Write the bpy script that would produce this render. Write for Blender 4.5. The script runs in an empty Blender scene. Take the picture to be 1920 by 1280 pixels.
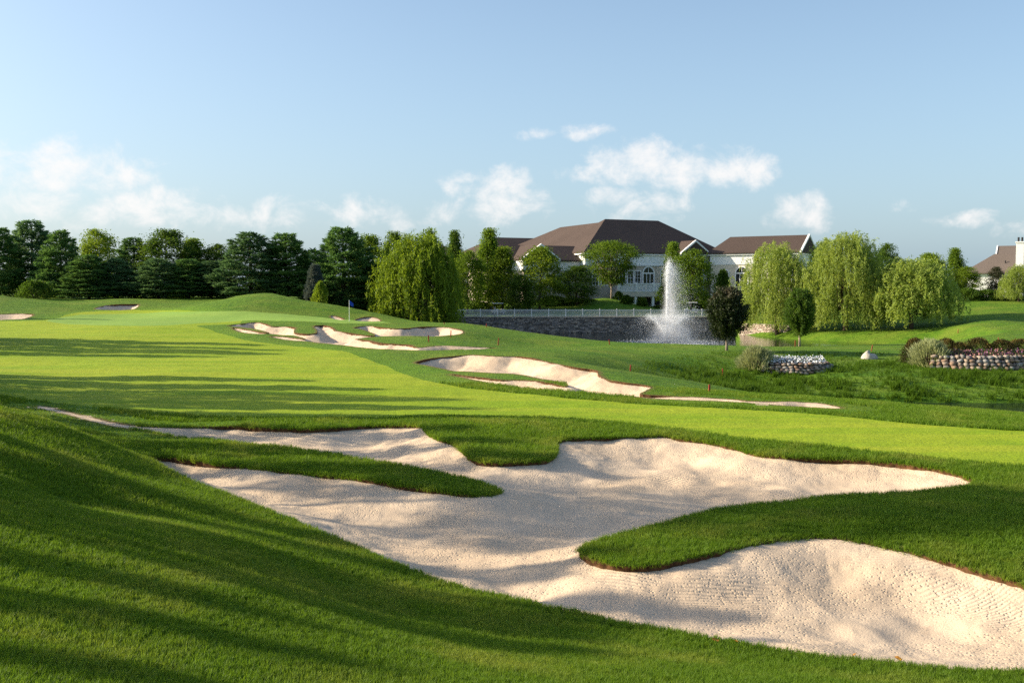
import bpy, math, random
import numpy as np
from mathutils import Vector, Matrix

# ------------------------------------------------------------------ camera, world, sun, exposure
SC = bpy.context.scene
COL = SC.collection
F = 1867.0                       # focal length in photograph pixels (35 mm on 36 mm sensor)
PITCH = math.atan(100.0 / F)
CAMZ = 4.0
cam_d = bpy.data.cameras.new('camera'); cam_d.lens = 35.0; cam_d.sensor_width = 36.0
cam_d.clip_start = 0.1; cam_d.clip_end = 8000
cam = bpy.data.objects.new('camera', cam_d); COL.objects.link(cam)
cam.location = (0, 0, CAMZ); cam.rotation_euler = (math.pi / 2 - PITCH, 0, 0)
SC.camera = cam

SUN_EL = math.radians(22.0)
SUN_AZ = math.radians(-83.0)      # measured from +Y towards +X
SUN_DIR = Vector((math.sin(SUN_AZ) * math.cos(SUN_EL), math.cos(SUN_AZ) * math.cos(SUN_EL), math.sin(SUN_EL)))
sun_d = bpy.data.lights.new('sun', 'SUN'); sun_d.energy = 5.0; sun_d.angle = math.radians(0.53)
sun_d.color = (1.0, 0.86, 0.66)
sun = bpy.data.objects.new('sun', sun_d); COL.objects.link(sun)
sun.rotation_euler = SUN_DIR.to_track_quat('Z', 'Y').to_euler()

SC.view_settings.view_transform = 'Standard'; SC.view_settings.look = 'None'
SC.view_settings.exposure = 0.84; SC.view_settings.gamma = 1.0
SC.cycles.max_bounces = 8; SC.cycles.volume_bounces = 2; SC.cycles.transparent_max_bounces = 12
SC.cycles.use_denoising = False

def build_world():
    w = bpy.data.worlds.new('World'); SC.world = w; w.use_nodes = True
    nt = w.node_tree; nt.nodes.clear(); N = nt.nodes; L = nt.links
    def math_(op, a, b=None, c=None, clamp=False):
        n = N.new('ShaderNodeMath'); n.operation = op; n.use_clamp = clamp
        for i, v in enumerate((a, b, c)):
            if v is None: continue
            if isinstance(v, (int, float)): n.inputs[i].default_value = v
            else: L.new(v, n.inputs[i])
        return n.outputs[0]
    out = N.new('ShaderNodeOutputWorld'); bg = N.new('ShaderNodeBackground')
    bg.inputs['Strength'].default_value = 0.118
    L.new(bg.outputs[0], out.inputs[0])
    sky = N.new('ShaderNodeTexSky'); sky.sky_type = 'NISHITA'; sky.sun_disc = False
    sky.sun_elevation = SUN_EL; sky.sun_rotation = SUN_AZ % (2 * math.pi)
    sky.air_density = 1.0; sky.dust_density = 2.5; sky.ozone_density = 2.4; sky.altitude = 0
    tc = N.new('ShaderNodeTexCoord'); sep = N.new('ShaderNodeSeparateXYZ')
    L.new(tc.outputs['Generated'], sep.inputs[0])
    x, y, z = sep.outputs
    az = math_('ARCTAN2', x, y); el = math_('ARCSINE', z)
    # cumulus: soft ellipsoidal heaps in the low sky, broken up by noise
    def nz(scale, detail, rough, off, dist=0.0):
        mp = N.new('ShaderNodeMapping'); mp.inputs['Location'].default_value = (off, off * .7, 0)
        mp.inputs['Scale'].default_value = (1, 1, 1.25)
        L.new(tc.outputs['Generated'], mp.inputs[0])
        n = N.new('ShaderNodeTexNoise'); n.inputs['Scale'].default_value = scale
        n.inputs['Detail'].default_value = detail; n.inputs['Roughness'].default_value = rough
        n.inputs['Distortion'].default_value = dist
        L.new(mp.outputs[0], n.inputs['Vector']); return n.outputs['Fac']
    fine = nz(24, 6, .62, 3.1, .25); broad = nz(7, 2, .5, 8.4)
    clouds = [(1195, 300, 80, 40, 1.0), (1265, 318, 75, 34, .95), (1375, 318, 60, 36, .95), (1140, 288, 35, 14, .6),
              (935, 368, 75, 42, .85), (870, 352, 36, 24, .7), (925, 402, 60, 26, .6),
              (80, 312, 150, 40, .62), (190, 330, 70, 28, .58), (250, 388, 150, 30, .5), (30, 385, 140, 30, .34),
              (520, 405, 130, 26, .45), (650, 395, 60, 26, .6), (760, 405, 90, 28, .45),
              (1190, 388, 72, 30, .55), (1500, 408, 52, 36, .8), (985, 252, 44, 12, .62), (1100, 250, 52, 13, .7),
              (1078, 328, 58, 14, .6), (1675, 384, 45, 12, .34), (1790, 412, 40, 12, .34), (1900, 436, 36, 16, .45)]
    m = None
    for (px, py, rx, ry, s) in clouds:
        a0 = math.atan((px - 960) / F); e0 = math.atan((540 - py) / F * math.cos(a0))
        u = math_('MULTIPLY', math_('SUBTRACT', az, a0), F / rx)
        v = math_('MULTIPLY', math_('SUBTRACT', el, e0), F / ry)
        q = math_('MULTIPLY_ADD', u, u, math_('MULTIPLY', v, v))
        q = math_('MULTIPLY_ADD', q, -0.55 * s, s)        # s at the heart, falling outwards
        m = q if m is None else math_('MAXIMUM', m, q)
    # the same kind of heaps going on all round the horizon beyond the frame
    band = math_('MULTIPLY', math_('SUBTRACT', el, math.radians(6)), 1 / math.radians(5.5))
    band = math_('SUBTRACT', 1.0, math_('MULTIPLY', band, band))
    side = math_('MULTIPLY', math_('SUBTRACT', math_('ABSOLUTE', az), math.radians(30)), 1 / math.radians(6), clamp=True)
    gen = math_('MULTIPLY_ADD', math_('SUBTRACT', broad, .5), 4.0, math_('SUBTRACT', math_('MULTIPLY', band, .8), .6))
    gen = math_('SUBTRACT', math_('MULTIPLY', math_('ADD', gen, 2.0), side), 2.0)
    m = math_('MAXIMUM', m, gen)
    d = math_('MULTIPLY_ADD', math_('SUBTRACT', fine, .5), 3.4, math_('SUBTRACT', m, .27))
    dens = N.new('ShaderNodeMapRange'); dens.interpolation_type = 'SMOOTHSTEP'
    L.new(d, dens.inputs['Value']); dens.inputs['From Min'].default_value = -.25; dens.inputs['From Max'].default_value = .95
    dens.inputs['To Max'].default_value = .85
    # thin whitish air low over the horizon
    hz = N.new('ShaderNodeMapRange'); hz.interpolation_type = 'SMOOTHSTEP'
    L.new(el, hz.inputs['Value']); hz.inputs['From Min'].default_value = math.radians(30); hz.inputs['From Max'].default_value = math.radians(-1)
    hz.inputs['To Max'].default_value = .45
    mixh = N.new('ShaderNodeMixRGB'); mixh.inputs[2].default_value = (2.7, 3.9, 4.9, 1)
    L.new(hz.outputs[0], mixh.inputs[0]); L.new(sky.outputs[0], mixh.inputs[1])
    mix = N.new('ShaderNodeMixRGB'); mix.inputs[2].default_value = (4.95, 4.8, 4.7, 1)
    L.new(dens.outputs[0], mix.inputs[0]); L.new(mixh.outputs[0], mix.inputs[1])
    L.new(mix.outputs[0], bg.inputs['Color'])
build_world()
SC.world.cycles.sampling_method = 'MANUAL'; SC.world.cycles.sample_map_resolution = 256

# ------------------------------------------------------------------ general helpers
RNG = np.random.default_rng(7)
def tag(o, label=None, cat=None, group=None, kind=None):
    if label: o['label'] = label
    if cat: o['category'] = cat
    if group: o['group'] = group
    if kind: o['kind'] = kind
    return o
def empty(name, loc=(0, 0, 0), rz=0.0):
    o = bpy.data.objects.new(name, None); COL.objects.link(o)
    o.location = loc; o.rotation_euler = (0, 0, rz); o.empty_display_size = .2
    return o
def np_mesh(name, V, T, smooth=False):
    """V (n,3) floats, T list of index arrays, each (m,3) or (m,4)"""
    me = bpy.data.meshes.new(name)
    if not isinstance(T, (list, tuple)): T = [T]
    T = [np.asarray(t, np.int32) for t in T if len(t)]
    V = np.asarray(V, np.float32)
    nl = sum(t.size for t in T); npol = sum(len(t) for t in T)
    me.vertices.add(len(V)); me.vertices.foreach_set('co', V.ravel())
    me.loops.add(nl); me.loops.foreach_set('vertex_index', np.concatenate([t.ravel() for t in T]))
    tot = np.concatenate([np.full(len(t), t.shape[1], np.int32) for t in T])
    st = np.concatenate(([0], np.cumsum(tot)[:-1])).astype(np.int32)
    me.polygons.add(npol); me.polygons.foreach_set('loop_start', st)
    me.polygons.foreach_set('loop_total', tot)
    me.polygons.foreach_set('use_smooth', np.full(npol, bool(smooth)))
    me.update(calc_edges=True)
    return me
def link(name, me, mats=None, parent=None):
    o = bpy.data.objects.new(name, me); COL.objects.link(o)
    if mats is not None:
        for m_ in (mats if isinstance(mats, (list, tuple)) else [mats]):
            if len(me.materials) < (len(mats) if isinstance(mats, (list, tuple)) else 1): me.materials.append(m_)
    if parent: o.parent = parent
    return o
class MB:
    """collects boxes, tubes and polygons and links them as ONE mesh"""
    def __init__(s): s.v = []; s.f = []
    def add(s, V, Fc):
        b = len(s.v); s.v += [tuple(p) for p in V]; s.f += [tuple(b + i for i in f) for f in Fc]; return s
    def box(s, x0, x1, y0, y1, z0, z1):
        return s.add([(x0, y0, z0), (x1, y0, z0), (x1, y1, z0), (x0, y1, z0), (x0, y0, z1), (x1, y0, z1), (x1, y1, z1), (x0, y1, z1)],
                     [(0, 3, 2, 1), (4, 5, 6, 7), (0, 1, 5, 4), (1, 2, 6, 5), (2, 3, 7, 6), (3, 0, 4, 7)])
    def prism(s, pts, d):      # polygon pts extruded by vector d
        n = len(pts); A = [Vector(p) for p in pts]; B = [a + Vector(d) for a in A]
        return s.add(A + B, [tuple(range(n))[::-1], tuple(range(n, 2 * n))] + [(i, (i + 1) % n, n + (i + 1) % n, n + i) for i in range(n)])
    def tube(s, pts, rad, n=6, cap=True):
        P = [Vector(p) for p in pts]
        if not isinstance(rad, (list, tuple)): rad = [rad] * len(P)
        rings = []
        for i, p in enumerate(P):
            d = (P[min(i + 1, len(P) - 1)] - P[max(i - 1, 0)]).normalized()
            a = d.orthogonal().normalized() if abs(d.z) < .9 else Vector((1, 0, 0)); a = (a - d * a.dot(d)).normalized(); b = d.cross(a)
            rings.append([p + (a * math.cos(k * 2 * math.pi / n) + b * math.sin(k * 2 * math.pi / n)) * rad[i] for k in range(n)])
        V = [q for r in rings for q in r]
        Fc = [(i * n + k, i * n + (k + 1) % n, (i + 1) * n + (k + 1) % n, (i + 1) * n + k) for i in range(len(P) - 1) for k in range(n)]
        if cap: Fc += [tuple(range(n))[::-1], tuple((len(P) - 1) * n + k for k in range(n))]
        return s.add(V, Fc)
    def build(s, name, mat, parent=None, smooth=False):
        me = bpy.data.meshes.new(name); me.from_pydata(s.v, [], s.f)
        if smooth: me.polygons.foreach_set('use_smooth', [True] * len(me.polygons))
        me.update(); me.materials.append(mat)
        o = bpy.data.objects.new(name, me); COL.objects.link(o)
        if parent: o.parent = parent
        return o

# ------------------------------------------------------------------ materials
class NT:
    def __init__(s, name):
        s.m = bpy.data.materials.new(name); s.m.use_nodes = True
        s.t = s.m.node_tree; s.t.nodes.clear(); s.N = s.t.nodes; s.L = s.t.links
        s.out = s.N.new('ShaderNodeOutputMaterial')
    def n(s, ty, **kw):
        nd = s.N.new(ty)
        for k, v in kw.items():
            if k.startswith('i_'):
                key = k[2:]; key = int(key) if key.isdigit() else key.replace('_', ' ')
                s.set(nd.inputs[key], v)
            else: setattr(nd, k, v)
        return nd
    def set(s, sock, v):
        if isinstance(v, bpy.types.NodeSocket): s.L.new(v, sock)
        else: sock.default_value = v
    def math(s, op, a, b=0.0, c=0.0, clamp=False):
        nd = s.N.new('ShaderNodeMath'); nd.operation = op; nd.use_clamp = clamp
        for i, v in enumerate((a, b, c)): s.set(nd.inputs[i], v)
        return nd.outputs[0]
    def mix(s, f, a, b, mode='MIX'):
        nd = s.N.new('ShaderNodeMixRGB'); nd.blend_type = mode
        s.set(nd.inputs[0], f)
        for i, v in ((1, a), (2, b)):
            if isinstance(v, tuple) and len(v) == 3: v = v + (1,)
            s.set(nd.inputs[i], v)
        return nd.outputs[0]
    def noise(s, vec, scale, detail=4, rough=.55, dist=0.0, col=False):
        nd = s.n('ShaderNodeTexNoise', i_Scale=scale, i_Detail=detail, i_Roughness=rough, i_Distortion=dist)
        if vec is not None: s.L.new(vec, nd.inputs['Vector'])
        return nd.outputs['Color' if col else 'Fac']
    def rng(s, v, a, b, c=0.0, d=1.0, smooth=True):
        nd = s.n('ShaderNodeMapRange', i_Value=v, i_From_Min=a, i_From_Max=b, i_To_Min=c, i_To_Max=d)
        if smooth: nd.interpolation_type = 'SMOOTHSTEP'
        return nd.outputs[0]
    def pos(s): return s.n('ShaderNodeNewGeometry').outputs['Position']
    def obj(s): return s.n('ShaderNodeTexCoord').outputs['Object']
    def mapping(s, vec, scale=(1, 1, 1), rot=(0, 0, 0), loc=(0, 0, 0)):
        return s.n('ShaderNodeMapping', i_Vector=vec, i_Scale=scale, i_Rotation=rot, i_Location=loc).outputs[0]
    def attr(s, name): return s.n('ShaderNodeAttribute', attribute_name=name).outputs['Fac']
    def bump(s, h, strength, dist, normal=None):
        nd = s.n('ShaderNodeBump', i_Height=h, i_Strength=strength, i_Distance=dist)
        if normal is not None: s.L.new(normal, nd.inputs['Normal'])
        return nd.outputs[0]
    def principled(s, color, rough=.8, spec=.3, normal=None, metallic=0.0):
        p = s.n('ShaderNodeBsdfPrincipled', i_Roughness=rough, i_Metallic=metallic)
        if isinstance(color, tuple) and len(color) == 3: color = color + (1,)
        s.set(p.inputs['Base Color'], color); s.set(p.inputs['Specular IOR Level'], spec)
        if normal is not None: s.L.new(normal, p.inputs['Normal'])
        s.L.new(p.outputs[0], s.out.inputs[0]); return p

def plain(name, col, rough=.7, spec=.3, var=.12, scale=6.0):
    m = NT(name); v = m.noise(m.obj(), scale, 5, .6)
    c = m.mix(m.rng(v, .3, .7), tuple(x * (1 - var) for x in col), tuple(min(1, x * (1 + var)) for x in col))
    m.principled(c, rough, spec, m.bump(v, .15, .02)); return m.m

def leaf_mat(name, dark, light, trans=.35, spec=.25, tip=None, dry=None):
    m = NT(name)
    r = m.n('ShaderNodeNewGeometry').outputs['Random Per Island']
    o = m.n('ShaderNodeObjectInfo').outputs['Random']
    big = m.noise(m.obj(), .55, 2, .5)
    f = m.math('ADD', m.math('MULTIPLY', r, .55), m.math('MULTIPLY', m.rng(big, .3, .7), .45))
    c = m.mix(f, dark, light)
    c = m.mix(m.math('MULTIPLY', o, .30), c, tuple(x * .55 for x in dark))
    if dry is not None:
        k = m.math('MULTIPLY', m.rng(m.noise(m.pos(), .55, 4, .65), .46, .70), m.math('MULTIPLY_ADD', r, .6, .25))
        c = m.mix(k, c, dry)
    if tip is not None:
        zz = m.n('ShaderNodeSeparateXYZ', i_Vector=m.obj()).outputs[2]
        k = m.math('MULTIPLY', m.rng(zz, tip[1], tip[2]), m.rng(m.noise(m.obj(), 1.3, 3), .42, .6))
        c = m.mix(k, c, tip[0])
    d = m.n('ShaderNodeBsdfPrincipled', i_Roughness=.55); m.set(d.inputs['Base Color'], c)
    d.inputs['Specular IOR Level'].default_value = spec
    t = m.n('ShaderNodeBsdfTranslucent'); m.L.new(m.mix(.5, c, m.mix(1.0, c, (1.5, 1.3, .6), 'MULTIPLY')), t.inputs[0])
    x = m.n('ShaderNodeMixShader', i_0=trans); m.L.new(d.outputs[0], x.inputs[1]); m.L.new(t.outputs[0], x.inputs[2])
    m.L.new(x.outputs[0], m.out.inputs[0]); return m.m

def grass_mat(name, a, b, dry, stripe=0.0, lump=1.0, fringe=True, tuft=1.0, band=None):
    m = NT(name); P = m.pos()
    flat = m.mapping(P, (1, 1, .35))
    n1 = m.noise(flat, .16, 3, .55); n2 = m.noise(flat, 1.3, 4, .65); n3 = m.noise(flat, 9, 3, .7)
    st = m.noise(m.mapping(P, (.06, 1.0, .1), (0, 0, math.radians(8))), .8, 3, .65)
    c = m.mix(m.rng(n2, .32, .68), a, b)
    c = m.mix(m.math('MULTIPLY', m.rng(n1, .45, .7), .55), c, dry)
    if stripe: c = m.mix(m.math('MULTIPLY', m.rng(st, .38, .64), stripe), c, dry)
    c = m.mix(m.math('MULTIPLY', m.rng(n3, .42, .70), .55 * min(1, .35 + .5 * tuft)), c, tuple(x * .42 for x in a))
    if band:
        c = m.mix(m.math('MULTIPLY', m.rng(m.math('ADD', m.attr('cut'), m.math('MULTIPLY', m.math('SUBTRACT', n2, .5), .8)), 3.0, .2), .6), c, band)
    if fringe:
        e = m.math('ADD', m.attr('edge'), m.math('MULTIPLY', m.math('SUBTRACT', m.noise(P, 5, 3, .65), .5), .45))
        c = m.mix(m.math('MULTIPLY', m.rng(e, .34, .02), .7), c, (.17, .105, .045))
    h = m.math('ADD', m.math('MULTIPLY', n3, .8), m.math('MULTIPLY', n2, 1.0))
    nb = m.bump(h, .6 * lump, .12)
    m.principled(c, .85, .10, nb)
    return m.m

def sand_mat():
    m = NT('bunker_sand'); P = m.pos()
    n1 = m.noise(P, .35, 4, .6); n2 = m.noise(P, 3.2, 5, .65); n3 = m.noise(P, 34, 3, .65)
    c = m.mix(m.rng(n1, .3, .7), (.57, .44, .305), (.655, .52, .375))
    c = m.mix(m.math('MULTIPLY', m.rng(n2, .5, .8), .35), c, (.50, .36, .24))
    c = m.mix(m.math('MULTIPLY', m.rng(n3, .5, .75), .22), c, (.42, .30, .20))
    # rake furrows that follow wandering passes, pock marks of feet and rain
    wp = m.n('ShaderNodeVectorMath', operation='ADD')
    m.L.new(P, wp.inputs[0]); m.L.new(m.mix(1.0, m.noise(P, .22, 1, .5, 0, True), (3.2, 3.2, 0), 'MULTIPLY'), wp.inputs[1])
    wv = m.n('ShaderNodeTexWave', wave_type='BANDS', bands_direction='Y', i_Scale=4.6, i_Distortion=1.2, i_Detail=1, i_Detail_Scale=1.5)
    m.L.new(wp.outputs[0], wv.inputs['Vector'])
    patch = m.rng(m.noise(P, .4, 2, .5), .38, .60)
    rake = m.math('MULTIPLY', wv.outputs['Fac'], patch)
    vor = m.n('ShaderNodeTexVoronoi', i_Scale=16.0, i_Randomness=1.0); m.L.new(m.mapping(P, (1, 1, .2)), vor.inputs['Vector'])
    pits = m.math('MULTIPLY', m.rng(vor.outputs['Distance'], .08, .40), m.rng(m.noise(P, .9, 2), .30, .62))
    h = m.math('ADD', m.math('MULTIPLY', rake, .32), m.math('ADD', m.math('MULTIPLY', n2, .36), m.math('MULTIPLY', pits, .5)))
    nb = m.bump(n3, .45, .02, m.bump(h, .62, .05))
    m.principled(c, .95, .08, nb); return m.m

M = {}
M['rough'] = grass_mat('rough_grass', (.062, .150, .011), (.115, .220, .015), (.190, .240, .032), .35, 1.5, True, 1.2, (.130, .245, .014))
M['fairway'] = grass_mat('fairway_grass', (.195, .310, .010), (.240, .350, .012), (.335, .390, .024), .85, .5, True, .9)
M['green'] = grass_mat('putting_green_grass', (.205, .345, .055), (.22, .355, .06), (.26, .375, .065), .45, .1, False, .0)
M['sand'] = sand_mat()
M['dirt'] = plain('turf_edge_soil', (.085, .045, .022), .95, .05, .5, 9)
M['blade'] = leaf_mat('grass_blade', (.055, .165, .008), (.205, .310, .024), .48, .22, None, (.27, .32, .05))
M['weed'] = leaf_mat('tall_grass_blade', (.038, .105, .008), (.12, .205, .015), .45, .12)
M['pine'] = leaf_mat('pine_needles', (.045, .130, .045), (.165, .290, .070), .42, .08)
M['pine_b'] = leaf_mat('blue_green_needles', (.050, .130, .065), (.170, .285, .110), .42, .08)
M['spruce'] = leaf_mat('silver_blue_needles', (.07, .10, .09), (.16, .19, .17), .2, .15)
M['leaf'] = leaf_mat('summer_leaves', (.075, .150, .012), (.190, .290, .026), .5, .15)
M['leaf_l'] = leaf_mat('light_leaves', (.110, .190, .014), (.250, .350, .030), .5, .15)
M['leaf_d'] = leaf_mat('deep_green_leaves', (.045, .105, .015), (.125, .205, .024), .48, .15)
M['willow'] = leaf_mat('willow_leaves', (.195, .285, .035), (.420, .520, .125), .52, .3)
M['purple'] = leaf_mat('bronze_tipped_leaves', (.016, .030, .008), (.045, .070, .014), .28, .35, ((.062, .054, .024), 3.4, 4.7))
M['hedge'] = leaf_mat('bronze_shrub_leaves', (.022, .024, .006), (.075, .065, .014), .25, .2, ((.13, .095, .02), .6, 1.3))
M['varieg'] = leaf_mat('cream_edged_blades', (.22, .27, .11), (.50, .53, .30), .35, .2)
M['bark'] = plain('bark', (.10, .075, .055), .9, .1, .4, 5)
M['bark_l'] = plain('pale_bark', (.30, .24, .19), .9, .1, .3, 5)
M['white'] = plain('white_paint', (.78, .78, .76), .55, .3, .04, 2)
M['cream'] = plain('cream_stucco', (.62, .56, .46), .85, .15, .08, 1.2)
M['beige'] = plain('beige_stucco', (.46, .40, .33), .85, .15, .1, 1.2)
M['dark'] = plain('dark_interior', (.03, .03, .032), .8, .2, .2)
M['black'] = plain('black_rubber', (.02, .02, .02), .6, .3, .2)
M['red'] = plain('red_painted_stake', (.30, .035, .022), .6, .3, .3, 12)
M['blue'] = plain('blue_flag_cloth', (.02, .06, .42), .8, .1, .15, 8)
M['soil'] = plain('garden_soil', (.045, .03, .02), .95, .05, .4, 6)
M['steel'] = plain('grey_metal', (.35, .35, .36), .4, .5, .1)
M['leafdry'] = plain('dry_leaf', (.42, .20, .04), .8, .1, .3, 20)
M['seatgrey'] = plain('cart_seat', (.5, .48, .44), .7, .2, .1)
M['cartbody'] = plain('cart_body', (.55, .52, .45), .35, .5, .05)
def shingles(name, c0, c1):
    m = NT(name); P = m.obj()
    n = m.noise(P, 2.6, 4, .7); n2 = m.noise(m.mapping(P, (1, 1, 3)), 9, 2, .6)
    br = m.noise(P, .12, 3, .5)
    c = m.mix(m.rng(n2, .3, .7), c0, c1); c = m.mix(m.math('MULTIPLY', m.rng(br, .4, .7), .3), c, tuple(x * .7 for x in c0))
    zz = m.n('ShaderNodeSeparateXYZ', i_Vector=P).outputs[2]
    row = m.math('FRACT', m.math('MULTIPLY', zz, 5.0))
    c = m.mix(m.math('MULTIPLY', m.rng(row, .78, .95), .35), c, tuple(x * .45 for x in c0))
    m.principled(c, .9, .12, m.bump(m.math('ADD', n, row), .4, .05)); return m.m
M['roof'] = shingles('brown_shingles', (.066, .048, .041), (.102, .076, .064))
M['roof_grey'] = shingles('grey_brown_shingles', (.13, .105, .09), (.19, .155, .13))
def glass():
    m = NT('window_glass'); m.principled((.025, .03, .035), .08, .6); return m.m
M['glass'] = glass()
def stone_mat(name, cols, rough=.85):
    m = NT(name)
    r = m.n('ShaderNodeNewGeometry').outputs['Random Per Island']; o = m.n('ShaderNodeObjectInfo').outputs['Random']
    k = m.math('FRACT', m.math('ADD', r, m.math('MULTIPLY', o, 7.31)))
    cr = m.n('ShaderNodeValToRGB', i_Fac=k); cr.color_ramp.interpolation = 'CONSTANT'
    while len(cr.color_ramp.elements) < len(cols): cr.color_ramp.elements.new(.5)
    for i, c in enumerate(cols):
        cr.color_ramp.elements[i].position = i / len(cols); cr.color_ramp.elements[i].color = c + (1,)
    n = m.noise(m.pos(), 7, 5, .65)
    c = m.mix(m.math('MULTIPLY', m.rng(n, .35, .7), .4), cr.outputs[0], (.10, .085, .07))
    m.principled(c, rough, .2, m.bump(n, .5, .04)); return m.m
M['cobble'] = stone_mat('field_stone', [(.36, .28, .21), (.24, .215, .195), (.44, .36, .28), (.30, .20, .14), (.36, .34, .31), (.20, .17, .15)])
M['ledge'] = stone_mat('ledge_stone', [(.28, .25, .225), (.38, .335, .30), (.18, .165, .15), (.47, .40, .33), (.30, .245, .20)])
M['pale_stone'] = stone_mat('pale_riprap', [(.46, .38, .30), (.54, .45, .36), (.38, .30, .24), (.58, .50, .42)])
M['boulder'] = stone_mat('white_boulder', [(.58, .52, .44), (.60, .54, .46)])
def water_mat():
    m = NT('pond_water'); P = m.pos()
    n = m.noise(m.mapping(P, (.6, 1.6, 1)), 1.6, 4, .6); n2 = m.noise(P, .12, 2, .5)
    nb = m.bump(n, .22, .06, m.bump(n2, .15, .3))
    p = m.principled((.010, .016, .014), .06, .5, nb); p.inputs['IOR'].default_value = 1.33; return m.m
M['water'] = water_mat()
def drop_mat():
    m = NT('water_droplets')
    d = m.n('ShaderNodeBsdfDiffuse', i_Color=(.92, .94, .96, 1)); t = m.n('ShaderNodeBsdfTranslucent', i_Color=(.92, .94, .96, 1))
    x = m.n('ShaderNodeMixShader', i_0=.5); m.L.new(d.outputs[0], x.inputs[1]); m.L.new(t.outputs[0], x.inputs[2])
    m.L.new(x.outputs[0], m.out.inputs[0]); return m.m
M['drop'] = drop_mat()
def flower_mat(name, cols):
    m = NT(name); r = m.n('ShaderNodeNewGeometry').outputs['Random Per Island']
    cr = m.n('ShaderNodeValToRGB', i_Fac=r); cr.color_ramp.interpolation = 'CONSTANT'
    while len(cr.color_ramp.elements) < len(cols): cr.color_ramp.elements.new(.5)
    for i, c in enumerate(cols):
        cr.color_ramp.elements[i].position = i / len(cols); cr.color_ramp.elements[i].color = c + (1,)
    m.principled(cr.outputs[0], .7, .15); return m.m
M['fl_white'] = flower_mat('white_petals', [(.75, .78, .80), (.68, .72, .76), (.06, .10, .03), (.80, .82, .82)])
M['fl_pink'] = flower_mat('pink_and_purple_petals', [(.32, .13, .15), (.16, .06, .17), (.05, .09, .02), (.36, .20, .17), (.05, .08, .02), (.04, .07, .02), (.03, .05, .015)])

# ------------------------------------------------------------------ pixels, rays, terrain
def ray(px, py):
    px = np.asarray(px, float); py = np.asarray(py, float)
    u = (px - 960) / F; v = (640 - py) / F
    return np.stack([u, math.cos(PITCH) + math.sin(PITCH) * v, -math.sin(PITCH) + math.cos(PITCH) * v], -1)
def P(px, py, z):           # sight line through a photograph point down to height z
    d = ray(px, py); t = (z - CAMZ) / d[2]; return (d[0] * t, d[1] * t, z)
def Q(px, py, Y):           # the same at distance Y
    d = ray(px, py); t = Y / d[1]; return (d[0] * t, Y, CAMZ + d[2] * t)

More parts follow.
